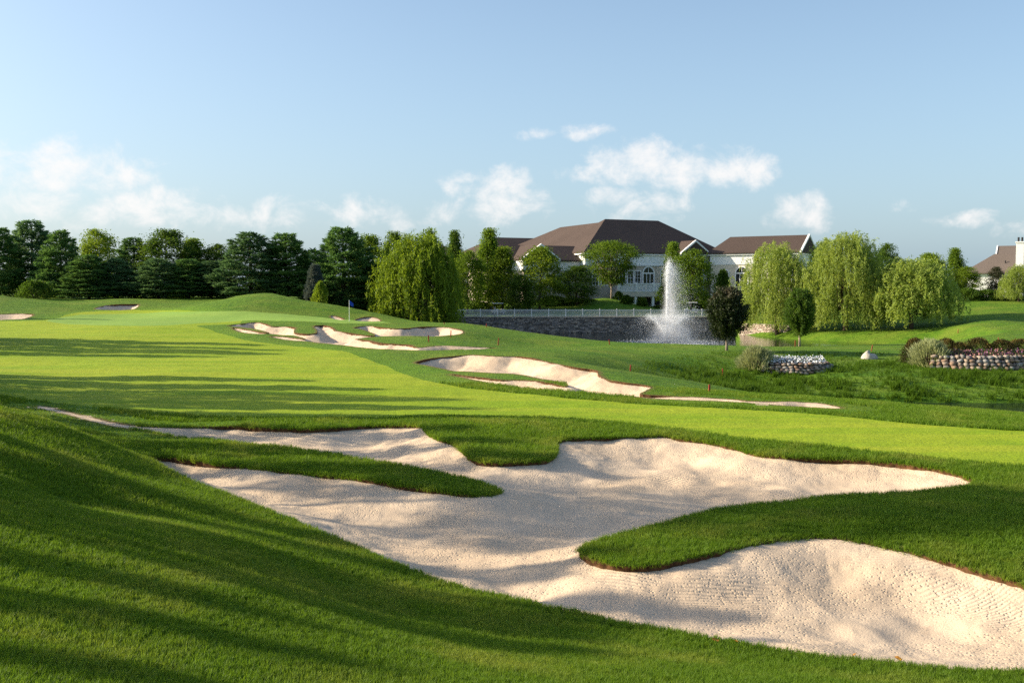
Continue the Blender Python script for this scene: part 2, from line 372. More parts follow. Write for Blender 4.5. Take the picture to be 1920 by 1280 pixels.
WATER = -3.4
ANCH = [
 # ground behind and around the camera
 (0, 0, 2.25), (0, -12, 2.4), (-12, 0, 2.4), (12, 0, 1.1), (-30, 0, 2.6), (30, -5, .3), (-15, 12, 1.9), (-22, 20, 1.9), (-40, 15, 2.3), (-28, 34, .9), (-40, 40, .8), (-60, 30, 2.0),
 (0, -60, 2.5), (-80, -20, 3), (60, -30, .5), (20, 8, -.1), (28, 18, -.05), (45, 15, -.1), (-55, 70, 1.2), (-70, 100, 1.8), (-90, 60, 2.2), (-60, 50, 1.3),
 # the near hillside
 Q(0, 1280, 6.0), Q(480, 1280, 7.0), Q(960, 1280, 8.0), Q(1440, 1280, 9.0), Q(1920, 1290, 9.9),
 Q(0, 1100, 8.5), Q(0, 900, 13), Q(0, 770, 20), Q(100, 801, 20.6), Q(200, 838, 21.2), Q(400, 1100, 9.6), Q(400, 1000, 13), Q(700, 1150, 11.0), Q(120, 950, 13.5),
 P(280, 870, .18), P(400, 925, .10), P(550, 985, .08), P(700, 1046, .06), P(850, 1098, .04), P(960, 1125, .02), P(1200, 1172, -.05), P(1500, 1228, -.10), P(1920, 1262, -.15), P(2150, 1240, -.15),
 (-12.5, 25.5, .25), (-14, 30, .15), (-9.5, 24, .15), (-11.8, 23.5, .5), (-10.6, 22.8, .45), Q(0, 845, 15), Q(100, 868, 15.5), Q(200, 890, 16.5), Q(300, 935, 15.5),
 # round the near bunker
 P(0, 745, .10), P(100, 768, .05), P(240, 795, 0), P(435, 796, 0), P(645, 800, .0), P(785, 798, .05), P(300, 850, .02), P(350, 840, .10), P(560, 870, .08), P(750, 892, .04), P(900, 915, 0),
 P(940, 845, .10), P(1040, 835, .03), P(920, 800, .12), P(1150, 820, .0), P(1280, 822, 0), P(1485, 857, 0), P(1735, 877, 0), P(1832, 907, 0), P(1920, 876, .02), P(1920, 960, .12), P(2050, 1000, .1),
 P(1575, 965, .12), P(1400, 985, .10), P(1700, 985, .15), P(1300, 1120, -.05), P(1600, 1120, -.06), P(1800, 1160, -.10), P(1100, 1090, 0), P(1000, 990, .01), P(800, 965, .03), P(1200, 900, 0), P(1500, 895, 0), P(650, 930, .05), P(900, 1050, .02), P(1450, 1180, -.08), P(1250, 860, 0), P(700, 830, .0), P(1200, 1025, .05), P(1095, 1030, -.04), P(1500, 1009, .02), P(1785, 1052, .03), P(1575, 930, .05), P(1300, 965, .0), P(1920, 1097, 0), P(2100, 1120, 0),
 # fairway
 P(0, 700, .10), P(0, 650, .25), P(300, 740, .05), P(300, 690, .10), P(300, 650, .22), P(600, 770, .0), P(600, 700, .05), P(600, 665, .1), P(900, 770, 0), P(960, 785, 0), P(1160, 791, 0), P(1410, 822, 0), P(1700, 850, 0), P(1920, 830, 0), P(1920, 805, 0), P(1700, 790, 0), P(1400, 775, 0), P(1150, 760, 0),
 P(2100, 800, -.05), P(2300, 830, 0),
 # bunker in the middle distance and the slope beyond
 P(778, 677, .0), P(853, 667, .1), P(965, 669, .12), P(1058, 684, .06), P(1121, 697, .02), P(1217, 723, -.02), P(844, 702, .0), P(979, 726, 0), P(1126, 738, 0), P(1300, 747, -.03), P(1450, 752, -.08), P(1565, 762, -.1), P(1640, 757, -.25), P(1760, 768, -.25), P(1920, 778, -.3), P(1300, 733, -.2), P(1230, 712, -.3), P(1170, 690, -.35),
 P(1000, 655, -.15), P(1100, 660, -.35), P(1100, 675, -.15),
 # the bank beyond the creek, and the strip between creek and pond
 P(1200, 668, -.9), P(1300, 665, -1.15), P(1400, 662, -1.3), P(1550, 662, -1.35), P(1700, 664, -1.35), P(1850, 668, -1.35), P(2000, 672, -1.35),
 P(1143, 646, -1.0), P(1300, 647, -1.3), P(1500, 650, -1.45), P(1700, 654, -1.5), P(1880, 648, -1.4), P(2050, 650, -1.2),
 P(1280, 700, -2.0), P(1400, 712, -2.5), P(1490, 703, -2.25), P(1650, 705, -2.2), P(1850, 703, -2.15), P(1750, 735, -2.9), P(1920, 740, -3.0), P(2100, 745, -3.0), P(1250, 680, -1.3), P(1600, 680, -1.75), P(1800, 683, -1.7),
 # third bunker, green, mounds
 P(486, 604.5, .65), P(426, 611, .60), P(595, 612, .6), P(700, 611, .55), P(800, 612, .45), P(868, 622, .25), P(663, 650, .1), P(551, 638, .15), P(441, 622, .35), P(771, 658, .08), P(858, 657, .05), P(923, 652, 0), P(577, 627, .35), P(704, 627, .3), P(816, 640, .25), P(870, 636, .2),
 P(640, 602, .75), P(740, 605, .6), P(540, 598, .9), P(450, 596, .9), P(300, 590, .95), P(300, 607, .75), P(100, 600, .8), P(0, 600, .8), P(150, 620, .5), P(0, 625, .4), P(300, 630, .4), P(-200, 620, .6), P(-300, 700, .5),
 Q(870, 607.5, 100), Q(930, 614, 103), Q(960, 621, 105), Q(995, 634, 108), P(936, 648, -.3), P(980, 646, -.75), Q(800, 605, 108), P(900, 642, -.25),
 Q(400, 566, 122), Q(450, 554, 122), Q(500, 549, 122), Q(560, 553, 122), Q(620, 559, 122), Q(680, 568, 121), Q(730, 581, 119), Q(780, 598, 116), Q(560, 588, 110), Q(450, 575, 112), Q(660, 596, 109), Q(380, 570, 118),
 Q(500, 560, 140), Q(650, 575, 138), Q(780, 600, 135),
 Q(0, 588, 112), Q(63, 588, 112), Q(20, 570, 122), Q(0, 554, 132), Q(60, 564, 134), Q(120, 563, 140), Q(215, 561, 140), Q(300, 564, 138), Q(176, 579, 122), Q(255, 575, 124), Q(215, 567, 128), Q(350, 567, 135), Q(-150, 550, 130),
 (-100, 150, 2.5), (-60, 165, 2.4), (-30, 165, 2.0), (-15, 158, .6), (-60, 220, 2.5), (-120, 220, 3), (0, 225, 2.2), (-20, 190, 1.6),
 # behind the pond wall, clubhouse lawn
 (-14, 168, -.2), (0, 168, -.5), (15, 168, -.6), (30, 168, -.6), (38, 166, -.8),
 Q(870, 588, 172), Q(1000, 583, 172), Q(1060, 572, 178), Q(1145, 559, 184), Q(1100, 562, 184), Q(1240, 579, 184), Q(1190, 579, 186), Q(1320, 580, 184), (10, 200, 1.2), (40, 210, 1.2), (70, 215, 1.5), (20, 260, 1.5),
 # right bank with the willows and the hill beyond
 Q(1450, 614, 152), Q(1520, 622, 145), Q(1600, 622, 138), Q(1700, 620, 134), Q(1560, 600, 158), Q(1640, 590, 160), Q(1790, 610, 135), P(1800, 640, -1.6), P(1900, 638, -1.5), Q(1800, 566, 160), Q(1860, 566, 158), Q(1920, 567, 156), Q(1850, 600, 132), Q(1920, 605, 130), Q(2100, 570, 156), Q(2100, 620, 120),
 (60, 185, 1.0), (90, 190, 2.3), (130, 180, 2.4), (120, 120, .5), (100, 90, -.8), (140, 60, -.3), (90, 45, -.4), (70, 36, -.3), (18, 46, -1.75), (22, 44, -1.75), (28, 44, -2.05), (34, 44, -2.15), (42, 45, -2.2), (25, 50, -2.9), (33, 50, -3.0), (44, 49, -2.9),
]
A = np.array(ANCH, float)
def tps_fit(A, lam=.6):
    n = len(A); X = A[:, :2] / 50.0
    r2 = ((X[:, None] - X[None]) ** 2).sum(-1)
    K = np.where(r2 > 0, .5 * r2 * np.log(r2 + 1e-20), 0)
    # anchors close to the viewpoint are followed more strictly than far ones
    w = lam * 1e-4 * (1 + (np.hypot(A[:, 0], A[:, 1]) / 40.0))
    K = K + np.diag(w)
    Pm = np.c_[np.ones(n), X]
    S = np.zeros((n + 3, n + 3)); S[:n, :n] = K; S[:n, n:] = Pm; S[n:, :n] = Pm.T
    return np.linalg.solve(S, np.r_[A[:, 2], 0, 0, 0]), X
TC, TX = tps_fit(A)
def tps(x, y):
    sh = np.shape(x); q = np.stack([np.ravel(x), np.ravel(y)], -1) / 50.0
    out = np.empty(len(q)); X2 = (TX ** 2).sum(1)
    for i in range(0, len(q), 20000):
        b = q[i:i + 20000].astype(np.float32)
        r2 = np.maximum((b ** 2).sum(1)[:, None] + X2[None].astype(np.float32) - 2 * b @ TX.T.astype(np.float32), 1e-12)
        out[i:i + 20000] = (.5 * r2 * np.log(r2)) @ TC[:-3].astype(np.float32) + TC[-3] + q[i:i + 20000] @ TC[-2:]
    return out.reshape(sh)
def vnoise(x, y, seed=0):
    xi = np.floor(x).astype(np.int64); yi = np.floor(y).astype(np.int64)
    fx = x - xi; fy = y - yi; fx = fx * fx * (3 - 2 * fx); fy = fy * fy * (3 - 2 * fy)
    def h(a, b):
        n = (a * 374761393 + b * 668265263 + seed * 974634777) & 0xffffffff
        n = ((n ^ (n >> 13)) * 1274126177) & 0xffffffff
        return ((n ^ (n >> 16)) & 0xffff) / 65535.0
    return (h(xi, yi) * (1 - fx) + h(xi + 1, yi) * fx) * (1 - fy) + (h(xi, yi + 1) * (1 - fx) + h(xi + 1, yi + 1) * fx) * fy - .5
def smin(a, b, k):
    h = np.clip(.5 + .5 * (b - a) / k, 0, 1); return b * (1 - h) + a * h - k * h * (1 - h)
def sdf_poly(x, y, poly):
    """signed distance (negative inside) of flat arrays to a closed polygon"""
    x = np.asarray(x, np.float32); y = np.asarray(y, np.float32); n = len(poly)
    a = poly.astype(np.float32); b = np.roll(a, -1, 0)
    d2 = np.full(x.shape, 1e12, np.float32); ins = np.zeros(x.shape, bool)
    for i in range(n):
        ex, ey = b[i] - a[i]; wx = x - a[i, 0]; wy = y - a[i, 1]
        t = np.clip((wx * ex + wy * ey) / max(ex * ex + ey * ey, 1e-12), 0, 1)
        d2 = np.minimum(d2, (wx - ex * t) ** 2 + (wy - ey * t) ** 2)
        c = (a[i, 1] > y) != (b[i, 1] > y)
        if ey != 0: ins ^= c & (x < ex * (y - a[i, 1]) / ey + a[i, 0])
    d = np.sqrt(d2); return np.where(ins, -d, d)
def sdf_near(x, y, poly, reach):
    out = np.full(np.shape(x), 50.0, np.float32)
    lo = poly.min(0) - reach; hi = poly.max(0) + reach
    k = (x > lo[0]) & (x < hi[0]) & (y > lo[1]) & (y < hi[1])
    if k.any(): out[k] = sdf_poly(x[k], y[k], poly)
    return out
POND = np.array([(-18, 165.5), (-14, 128), (-4, 119), (4, 113), (9, 108), (20, 104), (32, 106), (46, 112), (54, 121), (53, 130), (44, 138), (40, 146), (37.5, 154), (36.5, 165.5)], float)
CREEK = np.array([(13, 59.5), (18, 57), (30, 54.5), (50, 52), (80, 48), (82, 60), (50, 63.5), (34, 64.2), (24, 64.5), (16, 62.5)], float)
def hfun(x, y, noise=True):
    x = np.atleast_1d(np.asarray(x, float)); y = np.atleast_1d(np.asarray(y, float))
    z = tps(x, y); r = np.hypot(x, y)
    far = np.clip((r - 230) / 120, 0, 1); far = far * far * (3 - 2 * far)
    z = np.clip(z, -5, 9) * (1 - far) + 2.2 * far
    s = sdf_near(x, y, POND, 40.0)
    wall = np.clip((y - 158) / 4, 0, 1)
    z = np.where(s < 40, smin(z, np.maximum(WATER + s * (.42 + 8 * wall), WATER - 1.6), .25), z)
    s = sdf_near(x, y, CREEK, 30.0)
    z = np.where(s < 30, smin(z, np.maximum(WATER + s * .34, WATER - 1.2), .3), z)
    if noise:
        z = z + .07 * vnoise(x / 5.0, y / 5.0, 1) * np.clip(r / 25, .3, 2.5) + .035 * vnoise(x / 1.3, y / 1.3, 2) + .018 * vnoise(x / .45, y / .45, 3)
    return z
def H1(x, y): return float(hfun([x], [y])[0])

# ------------------------------------------------------------------ traced outlines laid on the terrain
def smooth_closed(pts, sub=4):
    p = np.array(pts, float); n = len(p); out = []
    for i in range(n):
        p0, p1, p2, p3 = p[i - 1], p[i], p[(i + 1) % n], p[(i + 2) % n]
        for k in range(sub):
            t = k / sub
            out.append(.5 * ((2 * p1) + (p2 - p0) * t + (2 * p0 - 5 * p1 + 4 * p2 - p3) * t * t + (3 * p1 - p0 - 3 * p2 + p3) * t ** 3))
    return np.array(out)
TS = np.geomspace(5.0, 260.0, 420)
def onto(pts):
    d = ray(pts[:, 0], pts[:, 1]); d = d / d[:, 1:2]
    X = d[:, 0:1] * TS; Y = np.repeat(TS[None], len(d), 0); Z = CAMZ + d[:, 2:3] * TS
    g = Z - hfun(X.ravel(), Y.ravel(), False).reshape(X.shape)
    out = []
    for i in range(len(d)):
        k = np.nonzero(g[i] < 0)[0]
        if len(k) == 0: j = int(np.argmin(np.abs(g[i]))); t = TS[j]
        else:
            j = max(k[0], 1); a, b = g[i, j - 1], g[i, j]; t = TS[j - 1] + (TS[j] - TS[j - 1]) * a / (a - b + 1e-9)
        out.append((d[i, 0] * t, t))
    return np.array(out)
B_NEAR = [(75, 763), (110, 770), (165, 782), (240, 795), (300, 799), (380, 798), (435, 796), (500, 800), (575, 803), (645, 800), (700, 797), (740, 797), (785, 798), (800, 808), (812, 820), (850, 831), (875, 850), (892, 860), (912, 865), (940, 867), (981, 866), (1012, 864), (1033, 858), (1042, 845), (1042, 833), (1052, 825), (1090, 822), (1150, 820), (1240, 817), (1280, 822), (1330, 828), (1385, 840), (1420, 851), (1485, 857), (1560, 860), (1660, 867), (1735, 877), (1800, 892), (1832, 907),
  (1785, 917), (1700, 925), (1575, 930), (1510, 937), (1395, 949), (1310, 965), (1210, 990), (1135, 1010), (1095, 1025), (1085, 1035), (1110, 1047), (1160, 1057), (1190, 1060), (1240, 1057), (1280, 1050), (1320, 1040), (1385, 1025), (1440, 1015), (1500, 1009), (1560, 1008), (1635, 1020), (1710, 1035), (1785, 1052), (1860, 1075), (1920, 1097), (2010, 1130), (2060, 1180), (2030, 1235), (1920, 1258),
  (1700, 1247), (1500, 1225), (1300, 1190), (1150, 1163), (960, 1120), (850, 1094), (760, 1063), (650, 1020), (550, 978), (450, 940), (350, 900), (285, 870), (262, 858), (300, 857), (350, 863), (450, 876), (560, 886), (665, 896), (750, 910), (830, 922), (895, 929), (932, 926), (934, 919), (900, 905), (850, 892), (775, 877), (700, 866), (635, 855), (550, 844), (450, 832), (350, 820), (275, 807), (200, 795), (125, 778), (80, 768)]
B_MID = [(778, 677), (813, 670), (853, 667), (887, 666), (929, 669), (965, 669), (993, 672), (1027, 678), (1058, 684), (1086, 688), (1111, 691), (1121, 696), (1123, 705), (1140, 713), (1168, 717), (1199, 720), (1217, 723), (1220, 727), (1210, 731), (1201, 735), (1206, 738), (1257, 741), (1334, 746), (1380, 750), (1400, 754), (1450, 756), (1511, 757), (1565, 763), (1569, 767), (1488, 762.5), (1430, 759), (1373, 754), (1296, 749), (1218, 744), (1196, 742), (1126, 737), (1061, 731), (1013, 729), (979, 725), (943, 720), (915, 716), (881, 710), (844, 702), (872, 704.5), (906, 708.5), (940, 712), (968, 711.5), (1002, 713), (1041, 719), (1062, 724), (1062, 718), (1041, 713), (1007, 708), (974, 702), (929, 699), (887, 697), (853, 695), (839, 692), (827, 689), (802, 684)]
B_FAR = [(426, 610.5), (443, 608), (467, 605), (486, 604.5), (501, 608), (508, 612), (534, 612), (549, 614), (553, 616), (551, 624), (563, 626), (577, 627), (592, 626), (595, 620), (588, 612), (599, 610), (611, 610.5), (623, 615), (630, 621), (652, 624), (683, 627), (699, 628), (704, 626), (695, 622.5), (675, 617.7), (663, 615), (683, 612), (695, 611.7), (704, 613.6), (731, 617), (747, 617.6), (769, 616.5), (790, 613.6), (819, 613.6), (841, 615), (856, 618), (868, 622), (864, 627), (843, 628), (807, 629), (759, 628), (716, 628.5), (687, 631), (666, 634.4), (687, 636.8), (695, 639), (711, 643), (735, 645), (766, 647), (774, 650), (783, 653), (807, 651), (831, 649.5), (853, 650), (923, 651.4), (923, 653), (858, 656), (788, 657.4), (771, 657), (711, 654.3), (663, 649), (615, 644), (580, 640), (556, 639), (534, 637), (503, 631), (525, 631.6), (553, 634.6), (572, 637.5), (571, 635.6), (556, 631), (534, 629), (509, 627), (486, 627), (460, 624.5), (441, 620), (436, 615), (460, 619), (484, 623), (507, 625.5), (496, 622), (477, 617.6), (448, 613.6)]
B_L1 = [(-70, 590), (0, 588.5), (40, 588), (63, 589.4), (47, 595.7), (14, 599), (-40, 600)]
B_L2 = [(176, 579), (199, 573.4), (225, 571.2), (246, 570.4), (260, 570.6), (251, 579), (211, 580.5)]
B_G1 = [(619, 590.6), (628, 591), (637, 593.5), (646, 598), (636, 600), (624, 596)]
B_G2 = [(664, 600), (674, 596), (685, 594), (700, 594.6), (714, 600), (700, 602), (680, 602)]
BUNK = [onto(smooth_closed(b, s)) for b, s in ((B_NEAR, 3), (B_MID, 3), (B_FAR, 2), (B_L1, 3), (B_L2, 3), (B_G1, 3), (B_G2, 3))]
FAIR = onto(smooth_closed([(-500, 690), (-200, 705), (0, 743), (94, 755.6), (187, 765), (312, 774), (437, 780.6), (600, 782), (850, 782.5), (960, 785.5), (1125, 789), (1200, 795), (1280, 805), (1410, 822), (1560, 840), (1760, 862), (1920, 876), (2200, 905), (2350, 860), (2200, 825), (1920, 810), (1758, 798), (1565, 779), (1373, 766), (1182, 755), (1041, 743), (929, 731.5), (872, 726), (816, 717.5), (760, 702), (720, 684), (675, 669), (640, 658), (568, 649), (472, 641), (430, 630), (390, 618), (370, 610), (450, 605.5), (430, 590), (300, 580), (150, 585), (80, 600), (-100, 606), (-450, 640)], 3))
GREEN = onto(smooth_closed([(84, 602), (150, 590), (300, 585), (450, 583.5), (560, 590), (650, 598), (735, 604), (640, 606), (540, 602.5), (450, 602), (350, 607), (250, 611), (140, 607)], 3))

# ------------------------------------------------------------------ the terrain sheet, cut along the outlines
AZF = np.radians(np.r_[np.arange(-180, -36, 3.0), np.arange(-36, -30.5, .5), np.arange(-30.5, 30.5, .088), np.arange(30.5, 36, .5), np.arange(36, 180, 3.0)])
RR = np.r_[.6, 1.5, 2.5, 3.3, np.geomspace(4, 36, 410)[:-1], np.geomspace(36, 215, 290)[:-1], np.geomspace(215, 6000, 40)]
na, nr = len(AZF), len(RR)
GX = (np.sin(AZF)[None] * RR[:, None]).ravel(); GY = (np.cos(AZF)[None] * RR[:, None]).ravel()
GZ = hfun(GX, GY)
jit = lambda a, s: a + .05 * vnoise(GX / .35, GY / .35, s) + .05 * vnoise(GX / .12, GY / .12, s + 1)
SB = np.stack([sdf_near(GX, GY, b, 3.5) for b in BUNK], 1)
bid = SB.argmin(1); sB = SB.min(1); sB = np.where(np.abs(sB) < 3, jit(sB, 21), sB)
sF = sdf_near(GX, GY, FAIR, 5.0) + .12 * vnoise(GX / .8, GY / .8, 31)
sG = sdf_near(GX, GY, GREEN, 5.0)
ii = np.arange(nr - 1)[:, None] * na; jj = np.arange(na)[None]; j2 = (np.arange(na) + 1) % na
q0 = (ii + jj).ravel(); q1 = (ii + j2[None]).ravel(); q2 = (ii + na + j2[None]).ravel(); q3 = (ii + na + jj).ravel()
flip = ((np.arange(len(q0)) + np.arange(len(q0)) // na) % 2).astype(bool)
TRI = np.concatenate([np.where(flip[:, None], np.c_[q0, q2, q1], np.c_[q0, q3, q1]), np.where(flip[:, None], np.c_[q0, q3, q2], np.c_[q1, q3, q2])])
VD = np.c_[GX, GY, GZ, sB, sF, sG]
def cut(V, T, c):
    s = V[:, c] >= 0; k = s[T].sum(1)
    neg = [T[k == 0]]; pos = [T[k == 3]]
    mx = (k == 1) | (k == 2); Tm = T[mx]; sm = s[Tm]; lone_pos = k[mx] == 1
    lone = np.where(lone_pos, sm.argmax(1), (~sm).argmax(1)); r = np.arange(len(Tm))
    a = Tm[r, lone]; b = Tm[r, (lone + 1) % 3]; d = Tm[r, (lone + 2) % 3]
    n = len(V); e = np.concatenate([np.sort(np.c_[a, b], 1), np.sort(np.c_[a, d], 1)])
    key, inv = np.unique(e[:, 0].astype(np.int64) * n + e[:, 1], return_inverse=True); inv = inv.ravel()
    p, q = key // n, key % n; t = V[p, c] / (V[p, c] - V[q, c]); t = np.clip(t, .02, .98)
    NV = V[p] + (V[q] - V[p]) * t[:, None]; NV[:, c] = 0
    ab = n + inv[:len(Tm)]; ad = n + inv[len(Tm):]
    one = np.c_[a, ab, ad]; two = np.concatenate([np.c_[ab, b, d], np.c_[ab, d, ad]]); lp2 = np.r_[lone_pos, lone_pos]
    pos += [one[lone_pos], two[~lp2]]; neg += [one[~lone_pos], two[lp2]]
    segs = np.where(lone_pos[:, None], np.c_[ab, ad], np.c_[ad, ab])
    return np.concatenate([V, NV]), np.concatenate(neg), np.concatenate(pos), segs
def sub_mesh(name, V, T, mat, smooth=True, edge=True):
    u, inv = np.unique(T, return_inverse=True)
    me = np_mesh(name, V[u, :3], inv.reshape(T.shape), smooth); me.materials.append(mat)
    if edge:
        at = me.attributes.new('edge', 'FLOAT', 'POINT'); at.data.foreach_set('value', np.clip(V[u, 3], 0, 5).astype(np.float32))
        at = me.attributes.new('cut', 'FLOAT', 'POINT'); at.data.foreach_set('value', np.clip(V[u, 4], 0, 20).astype(np.float32))
    return me
V1, T_in, T_out, lip_segs = cut(VD, TRI, 3)
V2, T_green, T_rest, _ = cut(V1, T_out, 5)
V3, T_fair, T_rough, _ = cut(V2, T_rest, 4)
tag(link('ground', sub_mesh('ground', V3, T_rough, M['rough'])), 'rough green grass covering the hillsides and banks of the course', 'grass', kind='structure')
tag(link('fairway', sub_mesh('fairway', V3, T_fair, M['fairway'])), 'wide mown yellow-green fairway crossing the middle of the course', 'fairway', kind='structure')
tag(link('putting_green', sub_mesh('putting_green', V2, T_green, M['green'])), 'pale smooth putting green around the blue flag', 'green', kind='structure')
BLAB = ['large winding sand bunker in front with grass fingers', 'sand bunker in the middle distance with a grass tongue and thin tail', 'branching pale sand bunker below the blue flag',
        'small sand bunker cut off by the photo edge beside the green', 'small shaded sand bunker on the low mound before the pines', 'tiny sand sliver at the foot of the mound, left of the flag', 'tiny sand sliver at the foot of the mound, right of the flag']
LIP = [.14, .14, .18, .2, .2, .12, .12]; DEP = [.26, .55, .55, .5, .5, .3, .3]
bunkers = []
for b in range(7):
    k = (bid == b) & (sB < .35)
    T = TRI[k[TRI].any(1)]; u, inv = np.unique(T, return_inverse=True)
    s = np.clip(-sB[u], -.4, 4)
    t = np.clip(s / 1.7, 0, 1); t = t * t * (3 - 2 * t)
    lipv = LIP[b] * np.clip(.75 + 1.5 * vnoise(GX[u] / 1.9, GY[u] / 1.9, 44) + .6 * vnoise(GX[u] / .5, GY[u] / .5, 45), .18, 1.5)
    xx, yy = GX[u], GY[u]; thin = np.zeros(len(u))
    if b == 0: thin = np.clip((-8.3 - xx) / 1.5, 0, 1) * (yy > 25.5)
    if b == 1: thin = np.clip((xx - 5.3) / .8, 0, 1)
    if b == 2: thin = np.clip((xx + 6.8) / .8, 0, 1) * (yy < 71)
    lipv = lipv * (1 - .86 * thin)
    wq = np.clip(s / .9, 0, 1) * (1 - thin); gz = hfun(GX[u], GY[u], False) * wq + GZ[u] * (1 - wq)
    z = gz - .6 * lipv - .4 * lipv * np.clip(s / .25, 0, 1) - DEP[b] * t
    if b == 0:   # shallow rake ridges and drifts in the sand
        z = z + .016 * vnoise(GX[u] / 1.1, GY[u] / .6, 51) + .011 * vnoise(GX[u] / .28, GY[u] / .28, 52) + .008 * vnoise(GX[u] / .12, GY[u] / .12, 53)
    else:
        z = z + .03 * vnoise(GX[u] / 1.1, GY[u] / 1.1, 51)
    me = np_mesh('sand', np.c_[GX[u], GY[u], z], inv.reshape(T.shape), True); me.materials.append(M['sand'])
    o = tag(link('sand_bunker', me), BLAB[b], 'bunker', 'sand bunkers', 'structure'); bunkers.append(o)
    mid = V1[lip_segs].mean(1)
    # cut soil face under the turf
    lo = BUNK[b].min(0) - .6; hi = BUNK[b].max(0) + .6
    kk = (mid[:, 0] > lo[0]) & (mid[:, 0] < hi[0]) & (mid[:, 1] > lo[1]) & (mid[:, 1] < hi[1])
    sg = lip_segs[kk]
    if len(sg):
        sd = np.abs(sdf_poly(V1[sg].mean(1)[:, 0], V1[sg].mean(1)[:, 1], BUNK[b])); sg = sg[sd < .8]
    if len(sg):
        uu, iv = np.unique(sg, return_inverse=True); iv = iv.reshape(sg.shape); n = len(uu)
        top = V1[uu, :3].copy(); bot = top.copy(); bot[:, 2] -= LIP[b] * 1.9
        top[:, 2] += .0
        me = np_mesh('turf_edge', np.r_[top, bot], np.c_[iv[:, 0], iv[:, 1], iv[:, 1] + n, iv[:, 0] + n], True); me.materials.append(M['dirt'])
        link('turf_edge', me, None, o)

# ponds
def sheet(name, poly, z, label):
    mb = MB(); mb.add([(x, y, z) for x, y in poly], [tuple(range(len(poly)))])
    return tag(mb.build(name, M['water']), label, 'water', kind='structure')
sheet('pond_water', [(-24, 165.2), (-18, 120), (-4, 108), (20, 98), (48, 104), (62, 118), (62, 132), (48, 146), (44, 165.2)][::-1], WATER, 'grey-blue pond water around the fountain below the stone wall')
sheet('creek_water', [(8, 54), (30, 48), (84, 42), (90, 66), (50, 70), (10, 68)], WATER, 'narrow strip of dark green still water below the bank')

# ------------------------------------------------------------------ plants: numpy builders
def unit(v): return v / np.maximum(np.linalg.norm(v, axis=-1, keepdims=True), 1e-9)
def leaf_quads(C, D, L, W, rng, bend=.0):
    """diamond leaves: centres C, axis directions D (None = random), length L, width W"""
    n = len(C); a = unit(rng.normal(size=(n, 3)) if D is None else D)
    b = unit(np.cross(a, rng.normal(size=(n, 3)))); L = np.broadcast_to(L, n)[:, None]; W = np.broadcast_to(W, n)[:, None]
    nrm = np.cross(a, b) * L * bend
    V = np.stack([C - a * L * .5, C + b * W * .5 + nrm, C + a * L * .5, C - b * W * .5 + nrm], 1).reshape(-1, 3)
    return V, np.arange(4 * n).reshape(n, 4)
def crown_mesh(name, parts, mat):
    V = []; T = []; b = 0
    for v, f in parts: V.append(v); T.append(f + b); b += len(v)
    me = np_mesh(name, np.concatenate(V), np.concatenate(T)); me.materials.append(mat); return me
def wood_mesh(name, mb, mat):
    me = bpy.data.meshes.new(name); me.from_pydata(mb.v, [], mb.f); me.update()
    me.polygons.foreach_set('use_smooth', [True] * len(me.polygons)); me.materials.append(mat); return me

def make_broadleaf(seed, H, R, base, mat, bark='bark', clumps=230, leaves=52, size=.30, sig=.50, shape='oval', limbs=30):
    rng = np.random.default_rng(seed); mb = MB()
    top = H * .88; pts = []; x = y = 0.0
    for i in range(7):
        t = i / 6; pts.append((x, y, top * t)); x += rng.normal() * .05 * H / 12; y += rng.normal() * .05 * H / 12
    mb.tube([(p[0], p[1], p[2] - (.35 if i == 0 else 0)) for i, p in enumerate(pts)], [max(.03, (1 - .85 * i / 6)) * H * .016 for i in range(7)], 7)
    if shape == 'vase': env = lambda t: (.30 + .80 * t) * np.sqrt(np.maximum(.02, 1 - np.maximum(0, (t - .60) / .42) ** 2))
    elif shape == 'cone': env = lambda t: ((1 - t) ** .72 + .05) * np.minimum(1, .55 + t * 4)
    else: env = lambda t: np.maximum(.10, np.sin(np.pi * (.14 + .84 * t ** .9))) ** .62
    ph = rng.random(6) * 6.28
    t = rng.random(clumps) ** .92; ang = rng.random(clumps) * 6.283
    wob = 1 + .13 * np.sin(2 * ang + ph[0] + t * 3) + .11 * np.sin(3 * ang + ph[1] - 5 * t) + .10 * np.sin(5 * ang + ph[2] + 9 * t) + .07 * np.sin(17 * t + ph[3])
    r = R * env(t) * wob * np.sqrt(.16 + .84 * rng.random(clumps)) * .95
    cen = np.c_[np.cos(ang) * r, np.sin(ang) * r, base + (H * .97 - base) * t]
    for c in cen[:limbs]:
        zb = min(max(base * .8, c[2] - math.hypot(c[0], c[1]) * (.55 if shape != 'vase' else 1.1) - .3), top * .95)
        if shape == 'vase': zb = max(base * .75, min(zb, base * 1.25))
        p = np.array(pts)[min(6, int(zb / top * 6))]; a = np.array([p[0], p[1], zb]); m1 = a * .5 + c * .5 + np.array([0, 0, -.05 * R]) + rng.normal(size=3) * .12
        k = 1.7 if shape == 'vase' else 1.0
        mb.tube([a, m1, c], [H * .0062 * k, H * .004 * k, .012], 4, False)
    cs = sig * (.55 + .75 * rng.random(clumps)); n = leaves
    C = (cen[:, None] + rng.normal(size=(clumps, n, 3)) * cs[:, None, None] * np.array([1, 1, .7])).reshape(-1, 3)
    C = C[(C[:, 2] > base * .55) & (C[:, 2] < H * 1.02)]
    D = unit(rng.normal(size=C.shape) + np.array([0, 0, -.2]) + unit(C * np.array([1, 1, 0])) * .4)
    v, f = leaf_quads(C, D, size * (.65 + .7 * rng.random(len(C))), size * .62 * (.7 + .5 * rng.random(len(C))), rng, .08)
    return (wood_mesh('trunk', mb, M[bark]), crown_mesh('crown', [(v, f)], M[mat]), H, R)

